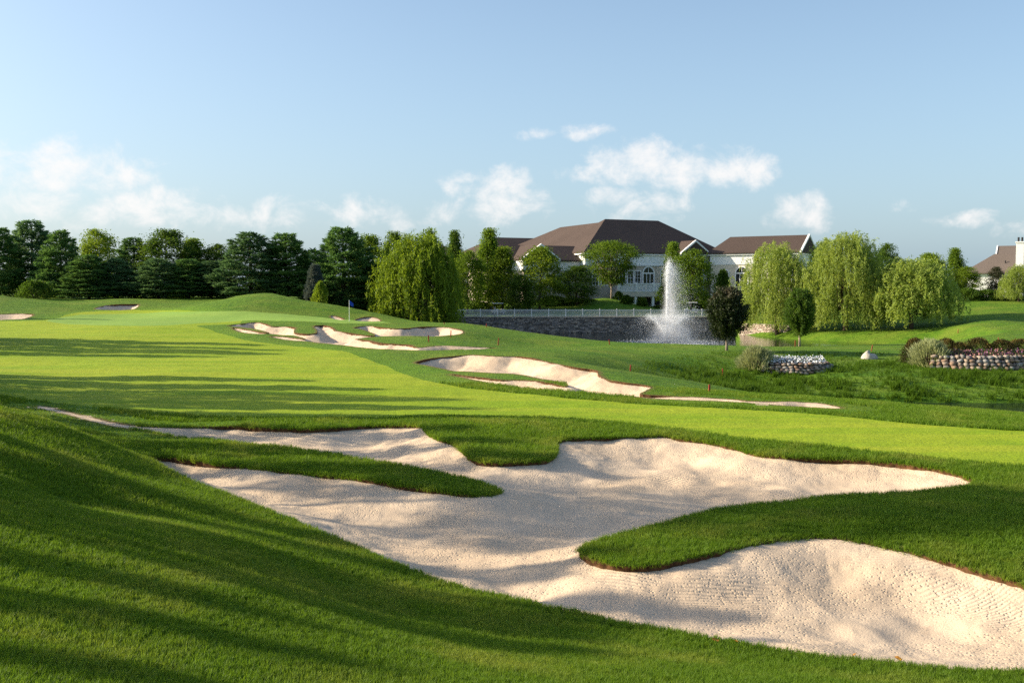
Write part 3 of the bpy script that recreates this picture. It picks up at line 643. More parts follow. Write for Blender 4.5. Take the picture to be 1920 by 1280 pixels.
def make_pine(seed, H, R, mat, dens=1.0, ragged=.25, low=.06):
    rng = np.random.default_rng(seed); mb = MB()
    mb.tube([(0, 0, -.4), (.05, 0, H * .5), (0, .04, H * .97)], [H * .017, H * .011, .02], 7)
    C = []; D = []; z = H * low; lev = 0
    while z < H * .98:
        t = z / H; nb = int(5 + rng.integers(0, 3))
        for k in range(nb):
            ang = lev * 1.1 + k * 2 * math.pi / nb + rng.normal() * .25
            ln = (R * min(1, 1.12 * (1 - t) ** .66) * (1 - ragged * rng.random()) * (1.0 if t > .12 else .85) + .25)
            if rng.random() < .10: ln *= .55
            d = np.array([math.cos(ang), math.sin(ang), 0]); sl = .10 + .45 * t + rng.normal() * .07
            tip = np.array([0, 0, z]) + d * ln + np.array([0, 0, sl * ln]); mid = np.array([0, 0, z]) + d * ln * .55 + np.array([0, 0, sl * ln * .35])
            mb.tube([(0, 0, z), mid, tip], [.045 * (1.1 - t), .03 * (1.1 - t), .008], 3, False)
            nt = max(3, int(ln * 9.5 * dens)); s = .22 + .78 * np.sqrt(rng.random(nt))
            base = (1 - s)[:, None] ** 2 * np.array([0, 0, z]) + 2 * (s * (1 - s))[:, None] * mid + (s * s)[:, None] * tip
            side = np.array([-d[1], d[0], 0]); wid = ln * .40 * np.sin(np.pi * np.clip(s, 0, 1) ** 1.2) + .10
            base = base + side * (rng.uniform(-1, 1, nt) * wid)[:, None] + np.array([0, 0, 1]) * (rng.normal(size=nt) * .07)[:, None]
            C.append(base); D.append(np.repeat((d + np.array([0, 0, .55 + .5 * t]))[None], nt, 0))
        z += H * (.034 + .012 * rng.random()); lev += 1
    C = np.concatenate(C); D = np.concatenate(D); n = 9
    C2 = np.repeat(C, n, 0); D2 = unit(np.repeat(D, n, 0) + rng.normal(size=(len(C2), 3)) * .85)
    L = .46 * (.6 + .6 * rng.random(len(C2)))
    v, f = leaf_quads(C2 + D2 * L[:, None] * .4 + rng.normal(size=C2.shape) * .08, D2, L, .105, rng)
    return (wood_mesh('trunk', mb, M['bark']), crown_mesh('crown', [(v, f)], M[mat]), H, R)

def make_willow(seed, H, R, mat='willow', lumps=64, strands=15, floor=.05, leafw=.085, droop=1.0):
    """weeping crown: plumes of drooping leafy strands hung from arching limbs"""
    rng = np.random.default_rng(seed); mb = MB()
    mb.tube([(0, 0, -.4), (.1, .05, H * .14), (.0, .12, H * .36)], [H * .030, H * .024, H * .018], 8)
    C = []; D = []; ph = rng.random(4) * 6.28
    for i in range(lumps):
        u = (i + .5) / lumps; ang = i * 2.399 + rng.normal() * .25
        se = u ** .95; ce = math.sqrt(max(.02, 1 - se * se)); inner = .66 + .36 * math.sqrt(rng.random())
        wob = 1 + .12 * math.sin(2 * ang + ph[0]) + .10 * math.sin(3 * ang + ph[1] + 4 * u)
        e = np.array([math.cos(ang) * R * .82 * ce * inner * wob, math.sin(ang) * R * .82 * ce * inner * wob, H * (.22 + .70 * se * (.9 + .1 * wob))])
        a = np.array([0, .1, H * (.16 + .18 * rng.random())]); m1 = a * .45 + e * .55 + np.array([0, 0, H * .06])
        if i % 2 == 0: mb.tube([a, m1, e], [H * .009, H * .006, .015], 4, False)
        sg = R * .11 * (.6 + .8 * rng.random())
        for k in range(strands):
            q = e + rng.normal(size=3) * np.array([sg, sg, sg * .7]); q[2] = min(q[2], H * .95)
            o = unit(np.array([math.cos(ang), math.sin(ang), 0]) * .8 + rng.normal(size=3) * np.array([.7, .7, 0]))
            out = R * (.05 + .16 * rng.random()); drop = H * (.06 + .24 * rng.random() ** 1.2) * droop * (.7 + .7 * ce)
            zend = max(H * floor * (.4 + 1.2 * rng.random()), q[2] - drop)
            nst = max(7, int((q[2] - zend + out) / .115)); t = np.linspace(0, 1, nst)
            arc = np.sin(np.minimum(1, t * 1.9) * math.pi / 2); pos = q[None] + o[None] * (out * arc)[:, None]
            pos[:, 2] = q[2] + .75 * np.sin(np.minimum(1, t * 2.2) * math.pi) * out - (q[2] - zend) * t ** 1.5
            pos += rng.normal(size=pos.shape) * .075 + np.array([.18, 0, 0]) * (t ** 2)[:, None]
            C.append(pos); D.append(unit(np.gradient(pos, axis=0)) + rng.normal(size=pos.shape) * .32)
    C = np.concatenate(C); D = np.concatenate(D)
    C = np.concatenate([C, C + rng.normal(size=C.shape) * .12]); D = np.concatenate([D, D + rng.normal(size=D.shape) * .35])
    v, f = leaf_quads(C, unit(D), .38 * (.7 + .6 * rng.random(len(C))), leafw * (.7 + .6 * rng.random(len(C))), rng)
    return (wood_mesh('trunk', mb, M['bark']), crown_mesh('crown', [(v, f)], M[mat]), H, R)

def make_upright(seed, H, R, base, mat):
    """dense small tree of ascending twigs on a short clean stem"""
    rng = np.random.default_rng(seed); mb = MB()
    mb.tube([(0, 0, -.2), (.02, 0, base), (0, .02, H * .6)], [.13, .11, .05], 8)
    C = []; D = []
    for i in range(300):
        t0 = rng.random() ** .8; a = np.array([0, 0, base + (H * .55 - base) * t0]); ang = rng.random() * 2 * math.pi
        te = min(1, t0 * .62 + .08 + .46 * rng.random()); w = (math.sin(math.pi * min(1, te * .80 + .10)) ** .65) * R * (.55 + .5 * rng.random())
        e = np.array([math.cos(ang) * w, math.sin(ang) * w, base + (H - base) * te]); m1 = a * .5 + e * .5 + np.array([0, 0, -.08]) 
        mb.tube([a, m1, e], [.018, .012, .004], 3, False)
        n = 110; s = np.sqrt(rng.random(n)); q = (1 - s)[:, None] ** 2 * a + 2 * (s * (1 - s))[:, None] * m1 + (s * s)[:, None] * e
        C.append(q + rng.normal(size=q.shape) * .11); D.append(np.repeat(unit(e - a)[None], n, 0) + rng.normal(size=q.shape) * .7)
    C = np.concatenate(C); D = unit(np.concatenate(D)); k = C[:, 2] > base * .8; C = C[k]; D = D[k]
    v, f = leaf_quads(C, D, .17 * (.7 + .6 * rng.random(len(C))), .10, rng, .05)
    return (wood_mesh('trunk', mb, M['bark_l']), crown_mesh('crown', [(v, f)], M[mat]), H, R)

def make_shrub(seed, H, R, mat, n=4200, size=.12, spiky=0.0):
    rng = np.random.default_rng(seed); mb = MB()
    for k in range(9):
        a = k * .7 + rng.random(); mb.tube([(0, 0, -.1), (math.cos(a) * R * .3, math.sin(a) * R * .3, H * .4), (math.cos(a) * R * .6, math.sin(a) * R * .6, H * .75)], [.03, .02, .006], 4, False)
    th = rng.random(n) * 2 * math.pi; cz = rng.random(n); rad = (.72 + .28 * rng.random(n)) * (1 + .14 * np.sin(th * 3 + cz * 5 + seed) + .12 * np.sin(th * 5 - cz * 9 + seed) + .09 * np.sin(th * 9 + 1.3 + cz * 14) + .12 * rng.normal(size=n))
    xy = np.sqrt(1 - cz ** 2.2) * rad; C = np.c_[np.cos(th) * xy * R, np.sin(th) * xy * R, (.04 + .95 * cz) * H * (.86 + .14 * rad)]
    D = unit(C * np.array([1, 1, .9]) + rng.normal(size=C.shape) * .7 * (1 - spiky) + np.array([0, 0, spiky * .8]))
    v, f = leaf_quads(C, D, size * (.7 + .6 * rng.random(n)) * (1 + 2.2 * spiky), size * (.6 - .38 * spiky), rng, .05)
    return (wood_mesh('stem', mb, M['bark']), crown_mesh('foliage', [(v, f)], M[mat]), H, R)

def plant(name, proto, loc, sxy, sz, rz, label, cat='tree', group=None, names=('trunk', 'crown'), mat=None, sy=None):
    root = empty(name, loc, rz); root.scale = (sxy, sy or sxy, sz)
    tag(root, label, cat, group)
    for me, nm in zip(proto[:2], names):
        if mat is not None and nm == names[1]:
            key = (me.name, mat)
            if key not in plant.alt:
                c = me.copy(); c.materials.clear(); c.materials.append(M[mat]); plant.alt[key] = c
            me = plant.alt[key]
        o = bpy.data.objects.new(nm, me); COL.objects.link(o); o.parent = root
    return root
plant.alt = {}
def grow(name, proto, px, ytop, Y, hw, label, rz=None, group=None, mat=None, cat='tree', names=('trunk', 'crown'), ground=None):
    """a tree whose stem stands at distance Y, as tall and wide as the photograph shows it"""
    X = Q(px, ytop, Y)[0]; zt = Q(px, ytop, Y)[2]; zg = (H1(X, Y) if ground is None else ground) - .05
    rz = (px * 1.7 + Y) % 6.28 if rz is None else rz
    return plant(name, proto, (X, Y, zg), hw * Y / F / proto[3] * (1.08 if cat == 'tree' else 1), (zt - zg) / proto[2], rz, label, cat, group, names, mat)

PINE = [make_pine(s, 12.5, 3.9, 'pine', 1.0, .30) for s in (11, 12)] + [make_pine(13, 12.5, 3.4, 'pine', 1.0, .45)]
OAK = [make_broadleaf(21, 12, 3.6, 1.3, 'leaf'), make_broadleaf(22, 12, 3.8, 1.0, 'leaf', clumps=260), make_broadleaf(23, 11, 3.4, .9, 'leaf_l', shape='cone')]
VASE = make_broadleaf(31, 11, 5.0, 3.0, 'leaf_d', 'bark_l', 240, 52, .28, .50, 'vase', 34)
WIL = [make_willow(41, 13, 6.2, 'willow', 84, 14), make_willow(42, 13, 6.0, 'willow', 62, 15, .08), make_willow(43, 12, 6.5, 'willow', 120, 14, .02, .12, .42)]
UPR = make_upright(51, 4.9, 1.75, .85, 'purple')

# the row of pines behind the green
GP = 'trees in the dark row behind the green'
rows = [
 ('pine_tree', PINE[0], -5, 428, 152, 42, None, 'dark pine cut off by the edge of the photo, at the row\'s left end'),
 ('pine_tree', PINE[2], 58, 414, 158, 46, 'pine_b', 'tall pine with a thin feathery top, tallest at the left end of the row'),
 ('pine_tree', PINE[1], 113, 434, 150, 38, None, 'dark dense conical pine just right of the tall feathery-topped one'),
 ('broadleaf_tree', OAK[1], 182, 430, 172, 36, 'leaf_l', 'bright green leafy tree rising behind dark pines, above the small shaded bunker'),
 ('pine_tree', PINE[0], 165, 478, 147, 44, None, 'low dark pine in front of the bright green leafy tree'),
 ('pine_tree', PINE[1], 218, 486, 149, 38, 'pine_b', 'low dark pine right behind the small bunker on the mound'),
 ('pine_tree', PINE[2], 250, 446, 158, 36, None, 'slim pine with pale top between bright tree and broad crowned pine'),
 ('broadleaf_tree', OAK[0], 312, 430, 156, 46, 'leaf_d', 'broad dark tree with ragged top, middle of the row left of the grassy mound'),
 ('pine_tree', PINE[0], 296, 485, 147, 44, 'pine_b', 'low dark blue-green pine under the broad ragged-topped tree'),
 ('broadleaf_tree', OAK[2], 360, 448, 160, 34, 'leaf', 'light green pointed leafy tree in the gap left of the mound'),
 ('pine_tree', PINE[2], 352, 486, 148, 40, None, 'low dark pine at the left foot of the grassy mound'),
 ('broadleaf_tree', OAK[1], 405, 458, 160, 34, 'leaf_d', 'rounded green tree just left of the twin pines on the mound'),
 ('pine_tree', PINE[0], 395, 490, 149, 40, 'pine_b', 'low dark pine over the rising left slope of the mound'),
 ('pine_tree', PINE[1], 468, 438, 146, 56, 'pine_b', 'full pine with spreading layered boughs above the top of the mound'),
 ('pine_tree', PINE[2], 536, 438, 147, 50, None, 'full pine right of the layered one, above the mound'),
 ('pine_tree', PINE[0], 590, 470, 156, 40, None, 'dark pine in the dip behind the silver-blue spruce'),
 ('pine_tree', PINE[1], 642, 430, 146, 62, None, 'tallest sharp-topped dark pine left of the first willow'),
 ('broadleaf_tree', OAK[0], 690, 440, 154, 36, 'leaf', 'lighter leafy tree leaning out behind the sharp-topped pine'),
 ('pine_tree', PINE[0], 702, 492, 146, 34, None, 'low dark pine at the right end of the pine row, beside the willow'),
]
for nm, pr, px, yt, Y, hw, mt, lb in rows: grow(nm, pr, px, yt, Y, hw * (1.38 if pr in PINE else 1.2), lb, None, GP, mt)
spr = make_pine(15, 5.5, 1.5, 'spruce', 1.1, .2); grow('spruce_tree', spr, 590, 500, 138, 16, 'pale silver-blue spruce between two dark pines on the mound', None, GP)
BUSH = [make_shrub(61, 2.2, 1.6, 'leaf', 4200, .20), make_shrub(62, 1.5, 1.3, 'hedge', 5200, .10), make_shrub(63, 1.25, 1.25, 'varieg', 3600, .12, .8), make_shrub(64, 2.4, 1.0, 'leaf_d', 3600, .18, .2)]
SN = ('stem', 'foliage')
grow('shrub', BUSH[0], 600, 528, 134, 14, 'small yellow-green shrub under the pines beside the spruce', None, None, 'leaf_l', 'shrub', SN)
grow('shrub', BUSH[0], 65, 526, 141, 30, 'green rounded shrub low against the pines at left', None, None, 'leaf_d', 'shrub', SN)
grow('shrub', BUSH[0], 330, 530, 146, 16, 'yellow-green shrub glowing between dark pine trunks', None, None, 'leaf_l', 'shrub', SN)
for px, yt, Y, hw, lb in ((20, 520, 165, 60, 'dark understory shrub behind the leftmost pines'), (140, 520, 168, 60, 'dark understory shrub behind the conical pine'), (260, 525, 168, 60, 'dark understory shrub behind the middle pines'),
                          (380, 525, 168, 55, 'dark understory shrub behind the left foot of the mound'), (520, 520, 165, 60, 'dark understory shrub behind the mound pines'), (640, 520, 165, 60, 'dark understory shrub behind the sharp-topped pine'), (720, 535, 160, 40, 'dark understory shrub left of the first willow')):
    grow('shrub', BUSH[0], px, yt, Y, hw, lb, None, 'understory shrubs behind the pines', 'leaf_d', 'shrub', SN)

# first willow and the trees before the clubhouse
GC = 'trees in front of the clubhouse'
grow('willow_tree', WIL[2], 782, 438, 138, 80, 'rounded weeping willow left of the white railing', 1.0, 'weeping willows', 'leaf_l')
for nm, pr, px, yt, Y, hw, mt, lb in [
 ('broadleaf_tree', OAK[0], 738, 434, 160, 28, 'leaf', 'slim leafy tree rising behind the left shoulder of the first willow'),
 ('broadleaf_tree', OAK[1], 806, 430, 165, 34, 'leaf', 'leafy tree showing over the top of the first willow'),
 ('broadleaf_tree', OAK[2], 852, 434, 175, 26, 'leaf_d', 'pointed tree between the first willow and the clubhouse roof end'),
 ('broadleaf_tree', OAK[2], 916, 430, 180, 34, 'leaf', 'tall pointed tree hiding the left end of the clubhouse roof'),
 ('broadleaf_tree', OAK[1], 876, 470, 170.5, 34, 'leaf', 'low spreading leafy tree behind the railing beside the first willow'),
 ('broadleaf_tree', OAK[2], 942, 464, 174, 38, 'leaf_l', 'light green oval tree above the parked golf cart'),
 ('broadleaf_tree', OAK[0], 1012, 462, 173, 42, 'leaf_l', 'light green oval tree with pale forked trunk before the small gable'),
 ('broadleaf_tree', OAK[1], 975, 515, 170, 26, 'leaf_d', 'small dark tree between the two light green oval trees'),
 ('broadleaf_tree', OAK[0], 1082, 498, 177, 38, 'leaf_d', 'dark leaning tree on the lawn left of the vase-shaped tree'),
 ('broadleaf_tree', VASE, 1147, 452, 183, 56, 'leaf', 'vase-shaped tree with pale branching trunk before the clubhouse front'),
 ('broadleaf_tree', OAK[1], 1297, 468, 176, 42, 'leaf', 'round leafy tree right behind the fountain jet'),
 ('broadleaf_tree', OAK[2], 1262, 455, 184, 28, 'leaf', 'thin-topped leafy tree left of the one behind the fountain'),
 ('conifer', BUSH[3], 1175, 553, 178, 10, 'leaf_d', 'small dark cone-shaped evergreen by the terrace, left of a pair'),
 ('conifer', BUSH[3], 1204, 557, 178, 9, 'leaf_d', 'small dark cone-shaped evergreen by the terrace, right of a pair'),
 ('conifer', BUSH[3], 1356, 506, 178, 14, 'leaf_d', 'narrow dark evergreen between the arched windows'),
]:
    grow(nm, pr, px, yt, Y, hw, lb, None, GC, mt)
for px, yt, Y, hw, lb in ((905, 566, 176, 22, 'dark shrub behind the golf cart'), (1040, 555, 180, 30, 'dark shrub below the small gable'), (1095, 560, 181, 24, 'dark shrub left of the pale branching trunk'), (1160, 546, 186, 10, 'dark round shrub beside the pale branching trunk'),
                          (1235, 572, 178, 14, 'low green shrub at the terrace foot behind the fountain'), (1330, 560, 178, 22, 'green shrub behind the railing right of the fountain'), (830, 560, 172, 26, 'dark shrub under the first willow behind the railing')):
    grow('shrub', BUSH[0], px, yt, Y, hw, lb, None, 'shrubs round the clubhouse', 'leaf_d', 'shrub', SN)
# willows on the right bank
grow('willow_tree', WIL[1], 1460, 452, 150, 66, 'bright weeping willow nearest the fountain on the far bank', 2.0, 'weeping willows')
grow('willow_tree', WIL[0], 1588, 432, 143, 77, 'tallest weeping willow, middle of three on the far bank', .3, 'weeping willows')
grow('willow_tree', WIL[2], 1712, 484, 138, 76, 'low spreading weeping willow, rightmost of three on the far bank', 1.2, 'weeping willows')
GR = 'trees behind the right-hand bank'
for nm, pr, px, yt, Y, hw, mt, lb in [
 ('broadleaf_tree', OAK[1], 1663, 457, 168, 30, 'leaf_d', 'dark tree peeping over between the tall and the low willow'),
 ('broadleaf_tree', OAK[0], 1745, 474, 172, 36, 'leaf_l', 'fresh green tree rising behind the low willow'),
 ('broadleaf_tree', OAK[2], 1792, 466, 176, 24, 'leaf', 'thin tree top just left of the grey-roofed house'),
 ('broadleaf_tree', OAK[1], 1812, 500, 166, 30, 'leaf_l', 'bright green tree in front of the grey-roofed house'),
 ('broadleaf_tree', OAK[0], 1868, 500, 168, 16, 'purple', 'thin dark small tree before the white house wall'),
 ('broadleaf_tree', OAK[1], 1540, 455, 172, 30, 'leaf_d', 'dark tree between the first two willows of the far bank'),
]:
    grow(nm, pr, px, yt, Y, hw, lb, None, GR, mt)
grow('willow_tree', WIL[1], 1912, 494, 158, 32, 'small olive willow at the edge of the photo below the house', None, 'weeping willows')
for px, yt, hw, lb in ((1815, 540, 26, 'low dark shrub on the hill crest behind the low willow'), (1850, 543, 24, 'low dark shrub on the hill crest before the white wall'), (1890, 548, 26, 'pale hedge shrub on the hill crest near the edge of the photo')):
    grow('shrub', BUSH[0], px, yt, 162, hw, lb, None, 'shrubs on the hill crest', 'leaf_d', 'shrub', SN)
# two small trees on the strip of grass before the pond
def stand(px, py, Yguess):        # ground point seen at a photograph pixel near a distance
    d = ray(px, py); d = d / d[1]; Y = Yguess
    for _ in range(40): 
        zg = H1(d[0] * Y, Y); err = CAMZ + d[2] * Y - zg; Y += err / max(1e-3, -d[2]) * .5; Y = min(max(Y, 5), 230)
    return d[0] * Y, Y
x, Y = stand(1364, 657, 84); grow('ornamental_tree', UPR, 1364, 540, Y, 38, 'round dark tree with bronze tips on the grass, larger of two small trees', 1.0, 'small trees by the pond')
x, Y = stand(1500, 649, 92); grow('ornamental_tree', UPR, 1501, 543, Y, 27, 'slim dark green tree in front of the tall willow', 2.2, 'small trees by the pond', 'leaf_d')
# trees standing outside the frame on the sunny side; they throw the long shadows
SLIM = [make_broadleaf(35, 9, .95, 1.6, 'leaf', clumps=90, leaves=58, size=.17, sig=.22, limbs=24), make_broadleaf(36, 9, .8, 1.2, 'leaf', clumps=80, leaves=56, size=.17, sig=.2, shape='cone', limbs=24)]
HIGH = make_broadleaf(37, 13, 2.6, 7.4, 'leaf', clumps=120, leaves=40, size=.24, sig=.34, limbs=26)
rs_ = random.Random(4); slim = []
for i, c in enumerate([3.2, 3.6, 4.9, 5.2, 5.5, 6.9, 7.3, 8.4, 9.5, 9.9, 10.9, 12.0, 12.4, 13.6, 14.0, 14.4, 15.5, 15.8, 16.9, 17.3]):
    X_ = -18.0 - 2.0 * (i % 4) - .6 * rs_.random()
    slim.append(('broadleaf_tree', SLIM[i % 2], X_, c + .123 * (-X_ - 18), 6.1 + .82 * (i % 4) + rs_.uniform(-.5, 1.0), rs_.uniform(.36, .5)))
GS = 'trees outside the frame that shade the course'
for i, (nm, pr, X, Y, h, w) in enumerate([
 ('pine_tree', PINE[0], -41.5, 70.5, 9.5, 2.2), ('pine_tree', PINE[2], -39, 66.5, 9.5, 2.2), ('broadleaf_tree', OAK[0], -38, 62.5, 9.5, 2.4), ('pine_tree', PINE[2], -36.5, 58.5, 8.0, 1.6),
 ('pine_tree', PINE[1], -27.5, 44.5, 7.5, 1.6), ('pine_tree', PINE[2], -25.5, 41.3, 8.0, 1.6), ('broadleaf_tree', OAK[1], -25, 38.4, 9.0, 1.8), ('pine_tree', PINE[0], -23, 35.6, 8.6, 1.6), ('broadleaf_tree', OAK[2], -22.5, 33, 9.5, 1.4),
 ('broadleaf_tree', SLIM[0], -20, 29.6, 7.5, .9), ('broadleaf_tree', SLIM[1], -21, 27.6, 8.2, .9), ('broadleaf_tree', SLIM[0], -20, 25.4, 8.0, .9), ('broadleaf_tree', SLIM[1], -22, 23.8, 7.6, .8),
 ('broadleaf_tree', HIGH, -24.5, 20.4, 12.8, 1.5), ('broadleaf_tree', HIGH, -22.5, 21.6, 13.0, 1.8), ('broadleaf_tree', HIGH, -27, 23.2, 13.6, 2.0), ('pine_tree', PINE[1], -21.3, 13.6, 7.0, 1.1), *slim,
 ('pine_tree', PINE[0], -66, 106, 9, 3.0),
]):
    plant(nm, pr, (X, Y, H1(X, Y) - .05), w / pr[3], h / pr[2], i * 1.3, 'tree standing outside the frame on the sunny left side', 'tree', GS)

# ------------------------------------------------------------------ grass blades on the rough near the camera
def blade_tuft(rng, n, h, spread, w):
    V = []; Fc = []; b = 0
    for i in range(n):
        a = rng.random() * 6.283; r = spread * math.sqrt(rng.random()); x, y = math.cos(a) * r, math.sin(a) * r
        hh = h * (.6 + .7 * rng.random()); la = rng.random() * 6.283; ln = hh * (.15 + .5 * rng.random()); f = rng.random() * 6.283
        wx, wy = math.cos(f) * w * .5, math.sin(f) * w * .5; lx, ly = math.cos(la) * ln, math.sin(la) * ln
        V += [(x - wx, y - wy, -.006), (x + wx, y + wy, -.006), (x + lx * .4 + wx * .8, y + ly * .4 + wy * .8, hh * .6), (x + lx * .4 - wx * .8, y + ly * .4 - wy * .8, hh * .6), (x + lx, y + ly, hh)]
        Fc += [(b, b + 1, b + 2, b + 3), (b + 3, b + 2, b + 4)]; b += 5
    return V, Fc
def scatter(name, pts, nrm, scl, tufts, mat, label, seed):
    """one mesh holding the tuft shapes and the loose points they are set on; geometry nodes put tufts on points"""
    rng = np.random.default_rng(seed); V = []; Fc = []; var = []
    for i, (v, f) in enumerate(tufts):
        b = len(V); V += v; Fc += [tuple(b + k for k in q) for q in f]; var += [i] * len(v)
    n0 = len(V); me = bpy.data.meshes.new(name)
    nv = n0 + len(pts)
    me.from_pydata(V, [], Fc); me.vertices.add(len(pts))
    co = np.r_[np.array(V, np.float32), pts.astype(np.float32)]; me.vertices.foreach_set('co', co.ravel())
    def fl(nm, a, ty='FLOAT', key='value'):
        at = me.attributes.new(nm, ty, 'POINT'); at.data.foreach_set(key, a.ravel())
    fl('variant', np.r_[np.array(var, np.float32), np.full(len(pts), -1, np.float32)])
    fl('size', np.r_[np.ones(n0, np.float32), scl.astype(np.float32)])
    tilt = np.zeros((nv, 3), np.float32); nn = unit(nrm * np.array([1, 1, 1.0]))
    ang = rng.random(len(pts)) * 6.283
    # rotation: spin about z, then lean with the slope
    ry = np.arctan2(nn[:, 0], nn[:, 2]); rx = -np.arcsin(np.clip(nn[:, 1], -1, 1))
    c, s = np.cos, np.sin; M3 = np.zeros((len(pts), 3, 3)); 
    Rz = np.zeros_like(M3); Rz[:, 0, 0] = c(ang); Rz[:, 0, 1] = -s(ang); Rz[:, 1, 0] = s(ang); Rz[:, 1, 1] = c(ang); Rz[:, 2, 2] = 1
    Rx = np.zeros_like(M3); Rx[:, 0, 0] = 1; Rx[:, 1, 1] = c(rx); Rx[:, 1, 2] = -s(rx); Rx[:, 2, 1] = s(rx); Rx[:, 2, 2] = c(rx)
    Ry = np.zeros_like(M3); Ry[:, 1, 1] = 1; Ry[:, 0, 0] = c(ry); Ry[:, 0, 2] = s(ry); Ry[:, 2, 0] = -s(ry); Ry[:, 2, 2] = c(ry)
    Rm = Ry @ Rx @ Rz
    eul = np.stack([np.arctan2(Rm[:, 2, 1], Rm[:, 2, 2]), -np.arcsin(np.clip(Rm[:, 2, 0], -1, 1)), np.arctan2(Rm[:, 1, 0], Rm[:, 0, 0])], 1)
    tilt[n0:] = eul; fl('turn', tilt, 'FLOAT_VECTOR', 'vector')
    me.materials.append(mat); me.update()
    o = tag(link(name, me), label, 'grass', kind='stuff')
    ng = bpy.data.node_groups.new(name, 'GeometryNodeTree'); N = ng.nodes; L = ng.links
    ng.interface.new_socket('Geometry', in_out='INPUT', socket_type='NodeSocketGeometry'); ng.interface.new_socket('Geometry', in_out='OUTPUT', socket_type='NodeSocketGeometry')
    gi = N.new('NodeGroupInput'); go = N.new('NodeGroupOutput')
    def attr(nm, ty):
        a = N.new('GeometryNodeInputNamedAttribute'); a.data_type = ty; a.inputs['Name'].default_value = nm; return a.outputs['Attribute']
    def sep(lo, hi):
        g = N.new('GeometryNodeSeparateGeometry'); g.domain = 'POINT'; c = N.new('FunctionNodeCompare'); c.data_type = 'FLOAT'; c.operation = 'EQUAL'
        c.inputs['B'].default_value = lo; c.inputs['Epsilon'].default_value = .1
        L.new(attr('variant', 'FLOAT'), c.inputs['A']); L.new(c.outputs[0], g.inputs['Selection']); L.new(gi.outputs[0], g.inputs['Geometry']); return g.outputs['Selection']
    jn = N.new('GeometryNodeJoinGeometry')
    for i in reversed(range(len(tufts))):
        g2 = N.new('GeometryNodeGeometryToInstance'); L.new(sep(i, i), g2.inputs[0]); L.new(g2.outputs[0], jn.inputs[0])
    io = N.new('GeometryNodeInstanceOnPoints'); L.new(sep(-1, -1), io.inputs['Points']); L.new(jn.outputs[0], io.inputs['Instance'])
    io.inputs['Pick Instance'].default_value = True
    ri = N.new('FunctionNodeRandomValue'); ri.data_type = 'INT'; ri.inputs[4].default_value = 0; ri.inputs[5].default_value = len(tufts) - 1
    L.new(ri.outputs[2], io.inputs['Instance Index'])
    L.new(attr('turn', 'FLOAT_VECTOR'), io.inputs['Rotation']); L.new(attr('size', 'FLOAT'), io.inputs['Scale'])
    L.new(io.outputs[0], go.inputs[0])
    md = o.modifiers.new('tufts', 'NODES'); md.node_group = ng
    return o
def normals_at(x, y):
    e = .08; z = hfun(x, y); return np.stack([-(hfun(x + e, y) - z) / e, -(hfun(x, y + e) - z) / e, np.ones_like(x)], 1), z
